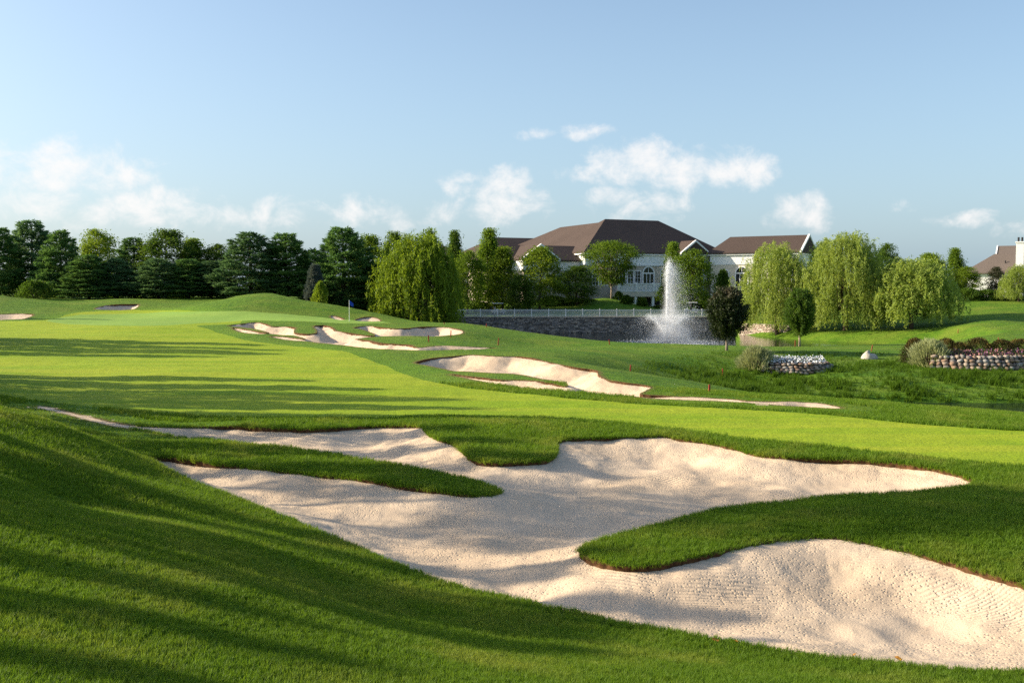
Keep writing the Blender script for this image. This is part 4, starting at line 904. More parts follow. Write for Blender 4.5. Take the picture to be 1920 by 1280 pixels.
def blades():
    rng = np.random.default_rng(5); xs = []; ys = []; rs = []
    for r0, r1, dens in ((3.5, 6, 1500), (6, 8, 1300), (8, 10, 1100), (10, 12.5, 900), (12.5, 15, 720), (15, 18, 560), (18, 22, 420), (22, 27, 300), (27, 33, 190), (33, 42, 110)):
        a0, a1 = math.radians(-31), math.radians(31); area = (r1 * r1 - r0 * r0) * .5 * (a1 - a0); n = int(area * dens)
        r = np.sqrt(rng.uniform(r0 * r0, r1 * r1, n)); a = rng.uniform(a0, a1, n)
        xs.append(np.sin(a) * r); ys.append(np.cos(a) * r); rs.append(r)
    x = np.concatenate(xs); y = np.concatenate(ys); r = np.concatenate(rs)
    sf = sdf_near(x, y, FAIR, 2.0); k = sf > .02; x, y, r = x[k], y[k], r[k]
    sb = np.min([sdf_near(x, y, b, 2.0) for b in BUNK[:2]], axis=0); sb = sb + .05 * vnoise(x / .35, y / .35, 21) + .05 * vnoise(x / .12, y / .12, 22)
    k = sb > .0; x, y, r, sb = x[k], y[k], r[k], sb[k]
    # skip what slopes away out of sight right under the sand edge
    nr_, z = normals_at(x, y)
    size = (.75 + .5 * rng.random(len(x))) * np.clip(r / 13, .85, 1.7) * (1 + .35 * vnoise(x / 1.1, y / 1.1, 71))
    tail = ((x < -8.0) & (y > 25.5) | (x > 4.6) & (y > 31)) & (sb < 1.2); size = np.where(tail, size * .42, size)
    k = ~tail | (sb > .12); x, y, z, nr_, size = x[k], y[k], z[k], nr_[k], size[k]
    P0 = BUNK[0]; P1 = np.roll(P0, -1, 0); ln = np.hypot(*(P1 - P0).T); cnt = rng.poisson(ln * 55); ex = []
    for a_, b_, c_ in zip(P0, P1, cnt):
        t_ = rng.random((c_, 1)); d_ = unit(b_ - a_); q_ = a_ + (b_ - a_) * t_; ex.append(np.c_[q_, np.repeat(np.array([[d_[1], -d_[0]]]), c_, 0)])
    ex = np.concatenate(ex); sg = np.sign(sdf_poly(ex[:, 0] + ex[:, 2] * .15, ex[:, 1] + ex[:, 3] * .15, P0)); o2 = ex[:, 2:] * sg[:, None]      # towards the turf
    q = ex[:, :2] + o2 * rng.uniform(-.035, .09, (len(ex), 1)); rq = np.hypot(q[:, 0], q[:, 1]); k = (np.abs(np.arctan2(q[:, 0], q[:, 1])) < .55) & ~((q[:, 0] < -11) & (q[:, 1] > 24)); q, o2, rq = q[k], o2[k], rq[k]
    zq = hfun(q[:, 0], q[:, 1]); nq = np.c_[-o2 * rng.uniform(.1, 1.5, (len(q), 1)), np.ones(len(q))]
    x = np.r_[x, q[:, 0]]; y = np.r_[y, q[:, 1]]; z = np.r_[z, zq - .012]; nr_ = np.r_[nr_, nq]; size = np.r_[size, rng.uniform(.6, 1.35, len(q)) * np.clip(rq / 14, .9, 1.4)]
    tuf = [blade_tuft(rng, 9, .055, .035, .0055) for _ in range(5)]
    scatter('grass', np.c_[x, y, z], nr_, size, tuf, M['blade'], 'short green turf blades on the near hillside and bunker edges', 3)
    return len(x)
NB = blades()
def weeds():
    rng = np.random.default_rng(6); n = 16000
    px = rng.uniform(1150, 2050, n); Y = rng.uniform(56, 82, n); X = (px - 960) / F * Y
    nr_, z = normals_at(X, Y); t = .35 * vnoise(X / 2.2, Y / 2.2, 81) + .25 * vnoise(X / .8, Y / .8, 82)
    k = (z > WATER + .03) & (z < -1.15) & (rng.random(n) < np.clip(.40 + 1.3 * t, .03, 1)); X, Y, z, nr_ = X[k], Y[k], z[k], nr_[k]; t = t[k]
    size = (.45 + .5 * rng.random(len(X))) * np.clip(1 + 2.2 * t, .45, 1.9) * np.clip((-1.0 - z) / 1.1, .45, 1.15)
    tuf = [blade_tuft(rng, 16, .42, .16, .028) for _ in range(4)]
    scatter('tall_grass', np.c_[X, Y, z], nr_, size, tuf, M['weed'], 'tall unmown grass tufts on the bank above the creek', 4)
weeds()

# ------------------------------------------------------------------ stone walls, railing, beds
def stone_shape(rng, kind=0):
    n = 2; V = []; Fc = []
    idx = {}
    def vid(p):
        if p not in idx: idx[p] = len(V); V.append(p)
        return idx[p]
    for ax in range(3):
        for sg in (-1, 1):
            for i in range(n):
                for j in range(n):
                    q = []
                    for (a, b) in ((i, j), (i + 1, j), (i + 1, j + 1), (i, j + 1)):
                        p = [0, 0, 0]; p[ax] = sg; p[(ax + 1) % 3] = -1 + 2 * a / n; p[(ax + 2) % 3] = -1 + 2 * b / n; q.append(vid(tuple(p)))
                    Fc.append(tuple(q if sg > 0 else q[::-1]))
    A_ = np.array(V, float); A_ = A_ / (np.linalg.norm(A_, axis=1, keepdims=True) ** .75); A_ *= 1 + rng.normal(size=(len(A_), 1)) * .09
    return A_ * .5, Fc
def stone_meshes(mat, k=7, seed=3):
    rng = np.random.default_rng(seed); out = []
    for i in range(k):
        v, f = stone_shape(rng); me = bpy.data.meshes.new('stone'); me.from_pydata([tuple(p) for p in v], [], f); me.update()
        me.polygons.foreach_set('use_smooth', [True] * len(me.polygons)); me.materials.append(M[mat]); out.append(me)
    return out
COB = stone_meshes('cobble')
def joined_stones(name, specs, mat, parent, seed=1):
    rng = np.random.default_rng(seed); sh = [stone_shape(rng) for _ in range(9)]; V = []; T = []; b = 0
    for (p, s, rz) in specs:
        v, f = sh[rng.integers(0, 9)]; w = v * np.array(s); c, sn = math.cos(rz), math.sin(rz)
        w = np.c_[w[:, 0] * c - w[:, 1] * sn, w[:, 0] * sn + w[:, 1] * c, w[:, 2]] + np.array(p); V.append(w); T.append(np.array(f) + b); b += len(w)
    me = np_mesh(name, np.concatenate(V), np.concatenate(T), True); me.materials.append(M[mat])
    o = link(name, me, None, parent); o['kind'] = 'stuff'; return o
def block_stones(name, x0, x1, y, z0, z1, mat, parent, seed=1):
    """coursed ledge stone: rough blocks with recessed joints, face towards -y"""
    rng = np.random.default_rng(seed); V = []; T = []; b = 0; z = z0
    base = np.array([(0, 0, 0), (1, 0, 0), (1, 1, 0), (0, 1, 0), (0, 0, 1), (1, 0, 1), (1, 1, 1), (0, 1, 1)], float)
    fc = np.array([(0, 3, 2, 1), (4, 5, 6, 7), (0, 1, 5, 4), (1, 2, 6, 5), (2, 3, 7, 6), (3, 0, 4, 7)])
    while z < z1 - .04:
        h = min(z1 - z, .13 + .16 * rng.random()); x = x0 - rng.random() * .4
        while x < x1:
            w = .22 + .55 * rng.random(); d = .05 + .16 * rng.random()
            hh = h * (.7 + .3 * rng.random()) if rng.random() < .3 else h
            v = base * np.array([w - .025, .3, hh - .025]) + np.array([x, y - d, z]) + rng.normal(size=(8, 3)) * .018
            V.append(v); T.append(fc + b); b += 8; x += w
        z += h
    me = np_mesh(name, np.concatenate(V), np.concatenate(T)); me.materials.append(M[mat]); o = link(name, me, None, parent); o['kind'] = 'stuff'; return o
WT = Q(1000, 594.5, 164)[2]
rw = empty('retaining_wall', (10, 164.2, WATER - .6)); tag(rw, 'long dark stone retaining wall along the pond under the white railing', 'wall')
MB().box(-29, 28, .0, 1.2, 0, WT - WATER + .55).build('core', M['dark'], rw)
MB().box(-29, 28, -.22, 1.25, WT - WATER + .56, WT - WATER + .70).build('coping', M['beige'], rw)
block_stones('stones', -29, 28, .02, 0, WT - WATER + .55, 'ledge', rw, 5)
# pale stone revetment where the shore turns
def revetment():
    rng = np.random.default_rng(9); a = np.array(Q(1384, 630, 160)[:2]); b = np.array(Q(1470, 630, 149)[:2]); root = empty('stone_revetment', (a[0], a[1], WATER)); tag(root, 'pale sunlit stone revetment on the shore behind the small dark tree', 'wall')
    d = unit(b - a); nrm = np.array([-d[1], d[0]]); nrm = nrm if nrm[0] < 0 else -nrm; ln = np.linalg.norm(b - a); specs = []
    for r in range(8):
        s = rng.random() * .3
        while s < ln:
            w = .3 + .35 * rng.random(); q = d * (s + w / 2) - nrm * (.42 * r * .27)
            specs.append(((q[0], q[1], -.25 + r * .27 + rng.normal() * .03), (w, .4, .30), math.atan2(d[1], d[0]) + rng.normal() * .2)); s += w * .93
    joined_stones('stones', specs, 'pale_stone', root, 4)
    n3 = -nrm; mb = MB(); p0 = n3 * .25; p1 = n3 * 1.2
    mb.prism([(p0[0], p0[1], -.6), (p1[0], p1[1], 1.72), (p1[0] + n3[0] * 1.5, p1[1] + n3[1] * 1.5, 1.72), (p1[0] + n3[0] * 1.5, p1[1] + n3[1] * 1.5, -.6)], (d[0] * ln, d[1] * ln, 0)); mb.build('core', M['beige'], root)
revetment()
# white railing on the wall
rl = empty('white_railing', (0, 164.75, WT + .11)); tag(rl, 'long white picket railing on top of the stone retaining wall', 'railing')
xs = np.arange(-16.5, 37.6, 2.82); pm = None
for i, x in enumerate(xs):
    if pm is None:
        mb = MB(); mb.box(-.06, .06, -.06, .06, 0, 1.16); mb.box(-.085, .085, -.085, .085, 1.16, 1.2); mb.prism([(-.07, -.07, 1.2), (.07, -.07, 1.2), (0, 0, 1.27)], (0, .14, 0)); o = mb.build('post', M['white'], rl); pm = o.data
    else: o = bpy.data.objects.new('post', pm); COL.objects.link(o); o.parent = rl
    o.location = (x, 0, 0)
for i, x in enumerate(xs[:-1]):
    for z, h in ((1.03, .09), (.88, .05), (.10, .08)):
        mb = MB(); mb.box(.065, 2.755, -.03, .03, z, z + h); o = mb.build('rail', M['white'], rl); o.location = (x, 0, 0)
mb = MB()
for x in xs[:-1]:
    for k in range(1, 23): mb.box(x + k * .1226 - .019, x + k * .1226 + .019, -.014, .014, .185, .875)
o = mb.build('balusters', M['white'], rl); o['kind'] = 'stuff'

def flower_bed(px0, px1, ytop_of, ybot, Yf, rows, label, fl, seed, depth, sz):
    """curved cobble wall holding a bed; stones are single parts"""
    rng = np.random.default_rng(seed); x0 = Q(px0, ybot, Yf)[0]; x1 = Q(px1, ybot, Yf)[0]; cx = (x0 + x1) / 2; w = (x1 - x0) / 2
    zb = Q((px0 + px1) / 2, ybot, Yf)[2]; root = empty('flower_bed', (cx, Yf, zb)); tag(root, label, 'flower bed', 'stone-edged flower beds')
    zt = Q((px0 + px1) / 2, ytop_of, Yf)[2] - zb; rh = zt / rows
    def bow(u): return depth * .55 * (u * u)            # the wall bows towards the viewer
    for r in range(rows):
        x = -w * (1 - .02 * r) + rng.random() * .15
        while x < w * (1 - .01 * r):
            s = sz * (.75 + .6 * rng.random()); u = (x + s / 2) / w
            o = bpy.data.objects.new('stone', COB[rng.integers(0, 7)]); COL.objects.link(o); o.parent = root
            gz = H1(cx + x, Yf + bow(u)) - zb
            zz = max(rh * (r + .5), 0) + max(0, gz * .6) * (1 - r / rows)
            o.location = (x + s / 2, bow(u) + .10 * r + rng.normal() * .03, zz + rng.normal() * .02)
            o.scale = (s * 1.08, .5, rh * 1.25 * (.85 + .3 * rng.random())); o.rotation_euler = (rng.normal() * .1, rng.normal() * .12, rng.normal() * .15); x += s * .97
    n = 26; front = [(-w + 2 * w * i / n, bow(-1 + 2 * i / n) + .25) for i in range(n + 1)]
    V = [(x, y, zt * .86) for x, y in front] + [(x * .96, depth + 1.2, zt * .86 + .35) for x, y in front]
    mb = MB(); mb.add(V, [(i, i + 1, n + 2 + i, n + 1 + i) for i in range(n)]); mb.add([(x, y, zt * .86) for x, y in front] + [(x, y, -.6) for x, y in front], [(i, i + 1, n + 2 + i, n + 1 + i) for i in range(n)])
    mb.build('soil', M['soil'], root)
    m = int(2 * w * (270 if fl == 'fl_white' else 130)); u = rng.uniform(-.96, .96, m); t = rng.random(m) ** .8; yy = bow(u) + .3 + t * (depth + .4 - bow(u))
    C = np.c_[u * w, yy, zt * .86 + .35 * t * .8 + .10 + .16 * rng.random(m) + .12 * vnoise(u * w / .5, yy / .5, 9)]
    v, f = leaf_quads(C, None, .13, .10, rng); me = np_mesh('flowers', v, f); me.materials.append(M[fl]); o = link('flowers', me, None, root); o['kind'] = 'stuff'
    return root
flower_bed(1432, 1566, 682, 701, 71.8, 4, 'crescent bed of white flowers held by a low cobble wall', 'fl_white', 3, 2.2, .36)
flower_bed(1752, 2010, 668, 695, 72.0, 4, 'long bed of pink and purple flowers above a cobble wall', 'fl_pink', 4, 2.6, .40)
grow('ornamental_grass', BUSH[2], 1418, 650, 73.5, 33, 'cream-striped grass mound beside the white flowers', .4, 'cream-striped grass mounds', None, 'plant', SN)
grow('ornamental_grass', BUSH[2], 1745, 638, 74.5, 36, 'cream-striped grass mound at the end of the pink flower bed', 1.4, 'cream-striped grass mounds', None, 'plant', SN)
for i, (px, yt, hw, lb) in enumerate(((1716, 633, 24, 'bronze-green rounded shrub behind the right cream-striped mound'), (1775, 634, 24, 'bronze-green shrub just right of the cream-striped mound'), (1800, 641, 22, 'dark shrub, low second in the row above the pink flowers'), (1835, 633, 28, 'tall rounded shrub in the middle of the row above the pink flowers'),
                          (1878, 636, 26, 'rounded shrub second from the photo edge above the pink flowers'), (1915, 635, 28, 'rounded shrub at the photo edge above the pink flowers'))):
    grow('shrub', BUSH[1], px, yt, 76.0 + (i % 2) * .7, hw, lb, i * 1.1, 'bronze-green shrubs above the flower bed', None, 'shrub', SN)
# boulder
rngb = np.random.default_rng(8); bx, by = stand(1631, 672, 77)
def boulder():
    u = []; Fc = []; nu, nv = 18, 10
    for j in range(nv + 1):
        for i in range(nu):
            a = 2 * math.pi * i / nu; e = -.35 + (math.pi / 2 + .35) * j / nv; r = 1 + .10 * math.sin(2 * a + 1) + .07 * math.sin(3 * a + 2 * e) + .05 * math.sin(5 * a - e * 4)
            u.append((math.cos(a) * math.cos(e) * .62 * r, math.sin(a) * math.cos(e) * .42 * r, math.sin(e) * .48 * r * (1 - .25 * math.cos(a))))
    for j in range(nv):
        for i in range(nu): Fc.append((j * nu + i, j * nu + (i + 1) % nu, (j + 1) * nu + (i + 1) % nu, (j + 1) * nu + i))
    mb = MB(); mb.add(u, Fc); o = mb.build('boulder', M['boulder'], None, True); o.location = (bx, by, H1(bx, by)); tag(o, 'pale rounded boulder on the grass between the two flower beds', 'boulder')
boulder()
# red hazard stakes
stake_me = None
for (px, yb, hpx, Yg, lean, lb) in [
 (1182, 700, 17, 55, 2, 'red stake on the slope right of the middle bunker'), (1355, 707, 17, 70, 0, 'red stake on the bank below the small dark tree'), (1330, 736, 16, 40, 1, 'red stake at the edge of the near bank above the creek'),
 (1143, 646, 10, 90, -6, 'red stake by the pond edge left of the fountain'), (934, 647, 14, 75, 6, 'red stake on the peninsula slope at the pond'), (845, 632, 13, 80, 3, 'red stake at the right end of the branching bunker'), (804, 641, 13, 76, -3, 'red stake below the branching bunker\'s right arm'),
 (833, 608, 4, 104, 0, 'tiny red stake before the left end of the stone wall'), (912, 613, 7, 103, 0, 'tiny red stake before the stone wall on the peninsula'), (1491, 649, 12, 92, 0, 'red stake next to the slim dark green tree'), (1634, 658, 12, 84, 12, 'leaning red stake behind the boulder'), (1872, 641, 9, 95, 0, 'red stake behind the shrubs at the far right'), (1796, 637, 8, 97, 4, 'red stake on the grass right of the low willow')]:
    X, Y = stand(px, yb, Yg); h = hpx * Y / F
    mb = MB(); mb.box(-.035, .035, -.02, .02, -.15, h * .93); mb.add([(-.035, -.02, h * .93), (.035, -.02, h * .93), (.035, .02, h * .93), (-.035, .02, h * .93), (0, 0, h)], [(0, 1, 4), (1, 2, 4), (2, 3, 4), (3, 0, 4)])
    o = mb.build('hazard_stake', M['red']); o.location = (X, Y, H1(X, Y)); o.rotation_euler = (0, math.radians(lean), .3); tag(o, lb, 'stake', 'red hazard stakes')
# flag on the green
fx, fy = stand(655, 602, 99); fz = H1(fx, fy); fh = Q(655, 562.5, fy)[2] - fz
fr = empty('golf_flag', (fx, fy, fz)); tag(fr, 'blue golf flag on a white stick standing on the green', 'flag')
MB().tube([(0, 0, -.1), (0, 0, fh)], .022, 8).build('stick', M['white'], fr)
V = []; Fc = []
for i in range(9):
    for j in range(6):
        u, v = i / 8, j / 5; V.append((.02 + .42 * u * (1 - .15 * v), .10 * math.sin(u * 5 + v) * u + .12 * u, fh - .03 - .42 * v * (1 - .25 * u) - .34 * u))
for i in range(8):
    for j in range(5): a = i * 6 + j; Fc.append((a, a + 1, a + 7, a + 6))
mb = MB(); mb.add(V, Fc); o = mb.build('flag_cloth', M['blue'], fr, True); sm = o.modifiers.new('thick', 'SOLIDIFY'); sm.thickness = .01
MB().tube([(0, 0, .003), (0, 0, .02)], .055, 12).build('cup', M['white'], fr)

# ------------------------------------------------------------------ fountain
def mist_body(root):
    """soft drifting spray round the jet: a closed plume filled with thin white mist"""
    prof = [(0.02, 5.6), (.6, 5.4), (1.6, 4.4), (2.8, 3.2), (4.2, 2.2), (6.2, 1.6), (7.8, 1.15), (8.9, .7), (9.6, .1)]; n = 20; V = []; Fc = []
    for z, r in prof: V += [(r * math.cos(2 * math.pi * k / n) + .75 - z * .045, r * .8 * math.sin(2 * math.pi * k / n), z) for k in range(n)]
    for i in range(len(prof) - 1): Fc += [(i * n + k, i * n + (k + 1) % n, (i + 1) * n + (k + 1) % n, (i + 1) * n + k) for k in range(n)]
    Fc += [tuple(range(n))[::-1], tuple((len(prof) - 1) * n + k for k in range(n))]
    m = NT('fountain_mist'); O = m.obj(); sp = m.n('ShaderNodeSeparateXYZ', i_Vector=O); x, y, z = sp.outputs
    cx = m.math('SUBTRACT', x, m.math('MULTIPLY_ADD', z, -.045, .75)); rr = m.math('SQRT', m.math('ADD', m.math('MULTIPLY', cx, cx), m.math('MULTIPLY', m.math('MULTIPLY', y, y), 1.56)))
    R = m.n('ShaderNodeFloatCurve'); c = R.mapping.curves[0]; c.points[0].location = (0, 1.0); c.points[1].location = (1, .05)
    for zz, r in ((.15, .82), (.27, .56), (.42, .37), (.6, .26), (.8, .19), (.93, .11)): c.points.new(zz, r)
    R.mapping.update(); m.L.new(m.math('MULTIPLY', z, 1 / 10.3), R.inputs['Value'])
    q = m.math('DIVIDE', rr, m.math('MULTIPLY', R.outputs[0], 5.6)); fall = m.rng(q, 1.0, .05)
    nz = m.rng(m.noise(m.mapping(O, (1, 1, .45)), 1.1, 4, .6), .30, .70)
    den = m.math('MULTIPLY', m.math('MULTIPLY', fall, fall), m.math('MULTIPLY_ADD', nz, 1.5, .30))
    den = m.math('MULTIPLY', den, m.math('MULTIPLY_ADD', z, .05, .55))
    pv = m.n('ShaderNodeVolumePrincipled'); pv.inputs['Color'].default_value = (.97, .98, 1, 1); pv.inputs['Anisotropy'].default_value = .25
    m.L.new(den, pv.inputs['Density']); m.L.new(pv.outputs[0], m.out.inputs['Volume'])
    mb = MB(); mb.add(V, Fc); o = mb.build('mist_plume', m.m, root); o['kind'] = 'stuff'
def fountain():
    rng = np.random.default_rng(12); X, Y, _ = Q(1250, 642.5, 134); d = ray(1250, 642.5); t = (WATER - CAMZ) / d[2]; X, Y = d[0] * t, d[1] * t
    root = empty('fountain', (X, Y, WATER)); tag(root, 'tall white water fountain spraying from the pond', 'fountain')
    MB().tube([(0, 0, -.3), (0, 0, .05), (0, 0, .12)], [.75, .75, .6], 18).build('float', M['black'], root, True)
    MB().tube([(0, 0, .1), (0, 0, .45)], [.12, .06], 10).build('nozzle', M['steel'], root, True)
    def fly(n, v0, th, spread, wind, drag, tmax, jitter, tb=1.0):
        a = rng.random(n) * 6.283; e = np.abs(th + rng.normal(size=n) * spread); v = v0 * (1 + rng.normal(size=n) * .035); t = rng.random(n) ** tb * tmax
        vx = v * np.sin(e) * np.cos(a); vy = v * np.sin(e) * np.sin(a); vz = v * np.cos(e); k = drag
        x = vx * (1 - np.exp(-k * t)) / k + wind * t ** 2 * .5 * (.4 + rng.random(n)); y = vy * (1 - np.exp(-k * t)) / k - .3 * wind * t ** 2 * .5
        z = .4 + (vz + 9.8 / k) * (1 - np.exp(-k * t)) / k - 9.8 * t / k
        p = np.c_[x, y, z] + rng.normal(size=(n, 3)) * (jitter * (.15 + t))[:, None]; return p[(p[:, 2] > .02)]
    def drops(name, p, s0, s1, stretch=1.0):
        n = len(p); tet = np.array([(1, 1, 1), (1, -1, -1), (-1, 1, -1), (-1, -1, 1)], float) / 1.73
        s = rng.uniform(s0, s1, n); V = p[:, None] + (tet[None] * s[:, None, None]) * np.array([1, 1, stretch]); T = np.array([(0, 1, 2), (0, 3, 1), (0, 2, 3), (1, 3, 2)])
        me = np_mesh(name, V.reshape(-1, 3), (T[None] + 4 * np.arange(n)[:, None, None]).reshape(-1, 3)); me.materials.append(M['drop']); o = link(name, me, None, root); o['kind'] = 'stuff'
    drops('centre_jet', np.concatenate([fly(26000, 14.7, .0, .014, .30, .15, 1.5, .07), fly(26000, 14.7, 0, .035, .7, .2, 3.0, .16)]), .007, .016, 2.4)
    drops('spray_ring', np.concatenate([fly(24000, 9.3, .44, .03, .35, .25, .85, .05), fly(22000, 9.3, .46, .08, .6, .3, 1.7, .16)]), .007, .015, 1.4)
    m = 9000; h = rng.random(m) ** 1.35 * 9.5; w = .35 + (9.5 - h) * .16
    p = np.c_[.55 + (9.5 - h) * .13 + rng.normal(size=m) * w * .9, rng.normal(size=m) * w * .9, h]; m2 = 9000
    p2 = np.c_[1.0 + rng.normal(size=m2) * 3.1, rng.normal(size=m2) * 2.2, np.abs(rng.normal(size=m2)) * 1.5]
    drops('mist', np.concatenate([p, p2]), .007, .014)
    mist_body(root)
    m3 = 2600; r = 4.6 + rng.normal(size=m3) * 1.7; a = rng.random(m3) * 6.283
    drops('splash', np.c_[r * np.cos(a) + .8, r * np.sin(a), np.abs(rng.normal(size=m3)) * .10 + .02], .02, .05)
fountain()

# ------------------------------------------------------------------ clubhouse
def hip(mb, u0, u1, v0, v1, ze, zr, ax='u', h0=True, h1=True, over=.7, th=.22):
    """hipped or gabled roof over a rectangle, ridge along u or v; returns the gable triangles"""
    u0 -= over; u1 += over; v0 -= over; v1 += over; sw = ax == 'v'
    if sw: u0, u1, v0, v1 = v0, v1, u0, u1
    m_ = (v0 + v1) / 2; run = (v1 - v0) / 2
    a = u0 + (run if h0 is True else (h0 or 0)); b = u1 - (run if h1 is True else (h1 or 0))
    if b < a + .2: a = b = (a + b) / 2; b += .1
    pts = [(u0, v0, ze), (u1, v0, ze), (u1, v1, ze), (u0, v1, ze), (a, m_, zr), (b, m_, zr)]
    low = [(p[0], p[1], p[2] - th) for p in pts[:4]]
    fcs = [(0, 1, 5, 4), (1, 2, 5), (2, 3, 4, 5), (3, 0, 4)]
    allp = pts + low; ring = [(0, 6, 7, 1), (1, 7, 8, 2), (2, 8, 9, 3), (3, 9, 6, 0), (6, 9, 8, 7)]
    if sw: allp = [(p[1], p[0], p[2]) for p in allp]
    fcs = fcs + ring
    if sw: fcs = [f[::-1] for f in fcs]
    mb.add(allp, fcs); return mb
def arch_window(root, u, v, zb, w, zs, wide_bars=2, face='v'):
    """window with arched head: white casing, dark glass, glazing bars. Face looks towards -v"""
    n = 10; r = w / 2
    def arch(rad, zb_, y):
        return [(u - rad, y, zb_), (u + rad, y, zb_)] + [(u + rad * math.cos(math.pi * k / n), y, zs + rad * math.sin(math.pi * k / n)) for k in range(0, n + 1)]
    win = empty('window', (0, 0, 0)); win.parent = root
    MB().prism(arch(r, zb, v - .05), (0, .05, 0)).build('pane', M['glass'], win)
    A_ = arch(r + .22, zb - .1, v - .16); B_ = arch(r, zb, v - .16); mb = MB(); k = len(A_)
    mb.add(A_ + B_ + [(p[0], v, p[2]) for p in A_] + [(p[0], v, p[2]) for p in B_],
           [(i, (i + 1) % k, k + (i + 1) % k, k + i) for i in range(k)] + [(i, 2 * k + i, 2 * k + (i + 1) % k, (i + 1) % k) for i in range(k)] + [(k + i, k + (i + 1) % k, 3 * k + (i + 1) % k, 3 * k + i) for i in range(k)])
    mb.build('frame', M['white'], win)
    mb = MB(); mb.box(u - r, u + r, v - .11, v - .055, zs - .12, zs + .12)
    for i in range(1, wide_bars + 1): x = u - r + w * i / (wide_bars + 1); mb.box(x - .06, x + .06, v - .10, v - .053, zb, zs - .12)
    mb.box(u - .04, u + .04, v - .10, v - .053, zs + .12, zs + r); mb.build('glazing_bars', M['white'], win)
def rect_window(root, u, v, zb, zt, w, bars=2):
    win = empty('window', (0, 0, 0)); win.parent = root
    MB().box(u - w / 2, u + w / 2, v - .05, v - .005, zb, zt).build('pane', M['glass'], win)
    mb = MB(); 
    for a, b, c, d in ((u - w / 2 - .16, u - w / 2, zb - .14, zt + .14), (u + w / 2, u + w / 2 + .16, zb - .14, zt + .14), (u - w / 2, u + w / 2, zb - .14, zb), (u - w / 2, u + w / 2, zt, zt + .14)): mb.box(a, b, v - .15, v, c, d)
    mb.build('frame', M['white'], win); mb = MB()
    for i in range(1, bars): x = u - w / 2 + w * i / bars; mb.box(x - .03, x + .03, v - .09, v - .052, zb, zt)
    for i in (1, 2, 3): z = zb + (zt - zb) * i / 4; mb.box(u - w / 2, u + w / 2, v - .088, v - .054, z - .025, z + .025)
    mb.build('glazing_bars', M['white'], win)
def clubhouse():
    K = (14.4, 196.0); a1 = math.radians(24); root = empty('clubhouse', (K[0], K[1], 0), a1); tag(root, 'large cream clubhouse with brown hipped roofs behind the pond', 'building')
    EV, RG = 11.1, 18.4
    # walls
    MB().box(0, 33, 0, 20, -.5, 8.78).build('wall', M['beige'], root)
    MB().box(-.12, 33.12, -.12, 20.1, 8.8, EV - .25).build('frieze', M['white'], root)
    mb = MB(); mb.box(-.3, 33.3, -.3, 20.1, 8.55, 8.79); mb.box(-.55, 33.55, -.55, 20.4, EV - .52, EV - .24)
    mb.build('cornice', M['white'], root)
    mb = MB()
    for i in range(92): mb.box(.1 + i * .36, .28 + i * .36, -.28, -.02, 8.36, 8.54)
    o = mb.build('dentils', M['white'], root); o['kind'] = 'stuff'
    mb = MB()
    for i in range(14): x = .8 + i * 2.36; mb.box(x, x + 1.9, -.17, -.13, 9.15, 10.3)
    mb.build('frieze_panels', M['white'], root)
    # rear and side wings
    MB().box(.1, 18, 20.02, 50, -.5, EV - .3).build('wall', M['cream'], root)
    MB().box(-9, 23, 36, 54, -.5, 10.7).build('wall', M['cream'], root)
    MB().box(-22, -9.02, 38, 54, -.5, 10.2).build('wall', M['cream'], root)
    MB().box(-20, -.02, 2, 12, -.5, 7.4).build('wall', M['beige'], root)
    MB().box(-20.12, -.14, 1.88, 12.1, 7.42, 9.25).build('frieze', M['white'], root)
    MB().box(-14.5, -7.5, -2.5, 1.86, -.5, 7.3).build('wall', M['beige'], root)
    MB().box(-14.62, -7.38, -2.62, 1.80, 7.32, 9.24).build('frieze', M['white'], root)
    # roofs
    hip(MB(), 0, 33, 0, 20, EV, RG).build('roof', M['roof'], root)
    hip(MB(), 0, 18, 8, 50, EV - .02, 17.7, 'v', 4, 22).build('roof', M['roof'], root)
    hip(MB(), -9, 23, 36, 54, 10.9, 16.0, 'u').build('roof', M['roof'], root)
    hip(MB(), -22, -7, 38, 54, 10.4, 14.4, 'u').build('roof', M['roof'], root)
    hip(MB(), -20, 1.2, 2, 12, 9.5, 12.5, 'u', True, False).build('roof', M['roof'], root)
    mb = MB(); hip(mb, -14.5, -7.5, -2.5, 6.5, 9.52, 12.35, 'v', False, False, .5); g1 = mb.build('roof', M['roof'], root)
    mb = MB(); hip(mb, 21.2, 27.4, -1.8, 6, EV + .05, 13.75, 'v', False, False, .45); g2 = mb.build('roof', M['roof'], root)
    # gable faces with white raking trim and a round vent
    for (u0, u1, v, ze, zr) in ((-14.5, -7.5, -2.52, 9.5, 12.1), (21.2, 27.4, -1.82, EV, 13.5)):
        c = (u0 + u1) / 2; MB().prism([(u0 - .3, v, ze - .1), (u1 + .3, v, ze - .1), (c, v, zr)], (0, .25, 0)).build('gable', M['beige'], root)
        mb = MB()
        for s in (-1, 1): mb.prism([(c + s * ((u1 - u0) / 2 + .5), v - .56, ze - .22), (c + s * ((u1 - u0) / 2 + .5), v - .56, ze + .06), (c, v - .56, zr + .30), (c, v - .56, zr - .12)][::s], (0, .5, 0))
        mb.box(u0 - .5, u1 + .5, v - .45, v - .03, ze - .45, ze - .23); mb.build('gable_trim', M['white'], root)
        MB().tube([(c, v - .1, (ze + zr) / 2 - .1), (c, v + .05, (ze + zr) / 2 - .1)], .42, 14).build('round_vent', M['white'], root)
    MB().box(21.3, 27.3, -1.7, -.13, 8.8, EV - .3).build('portico_frieze', M['white'], root)
    for u in (21.7, 26.9): MB().tube([(u, -1.3, 3.2), (u, -1.3, 8.8)], [.33, .27], 12).build('column', M['white'], root, True)
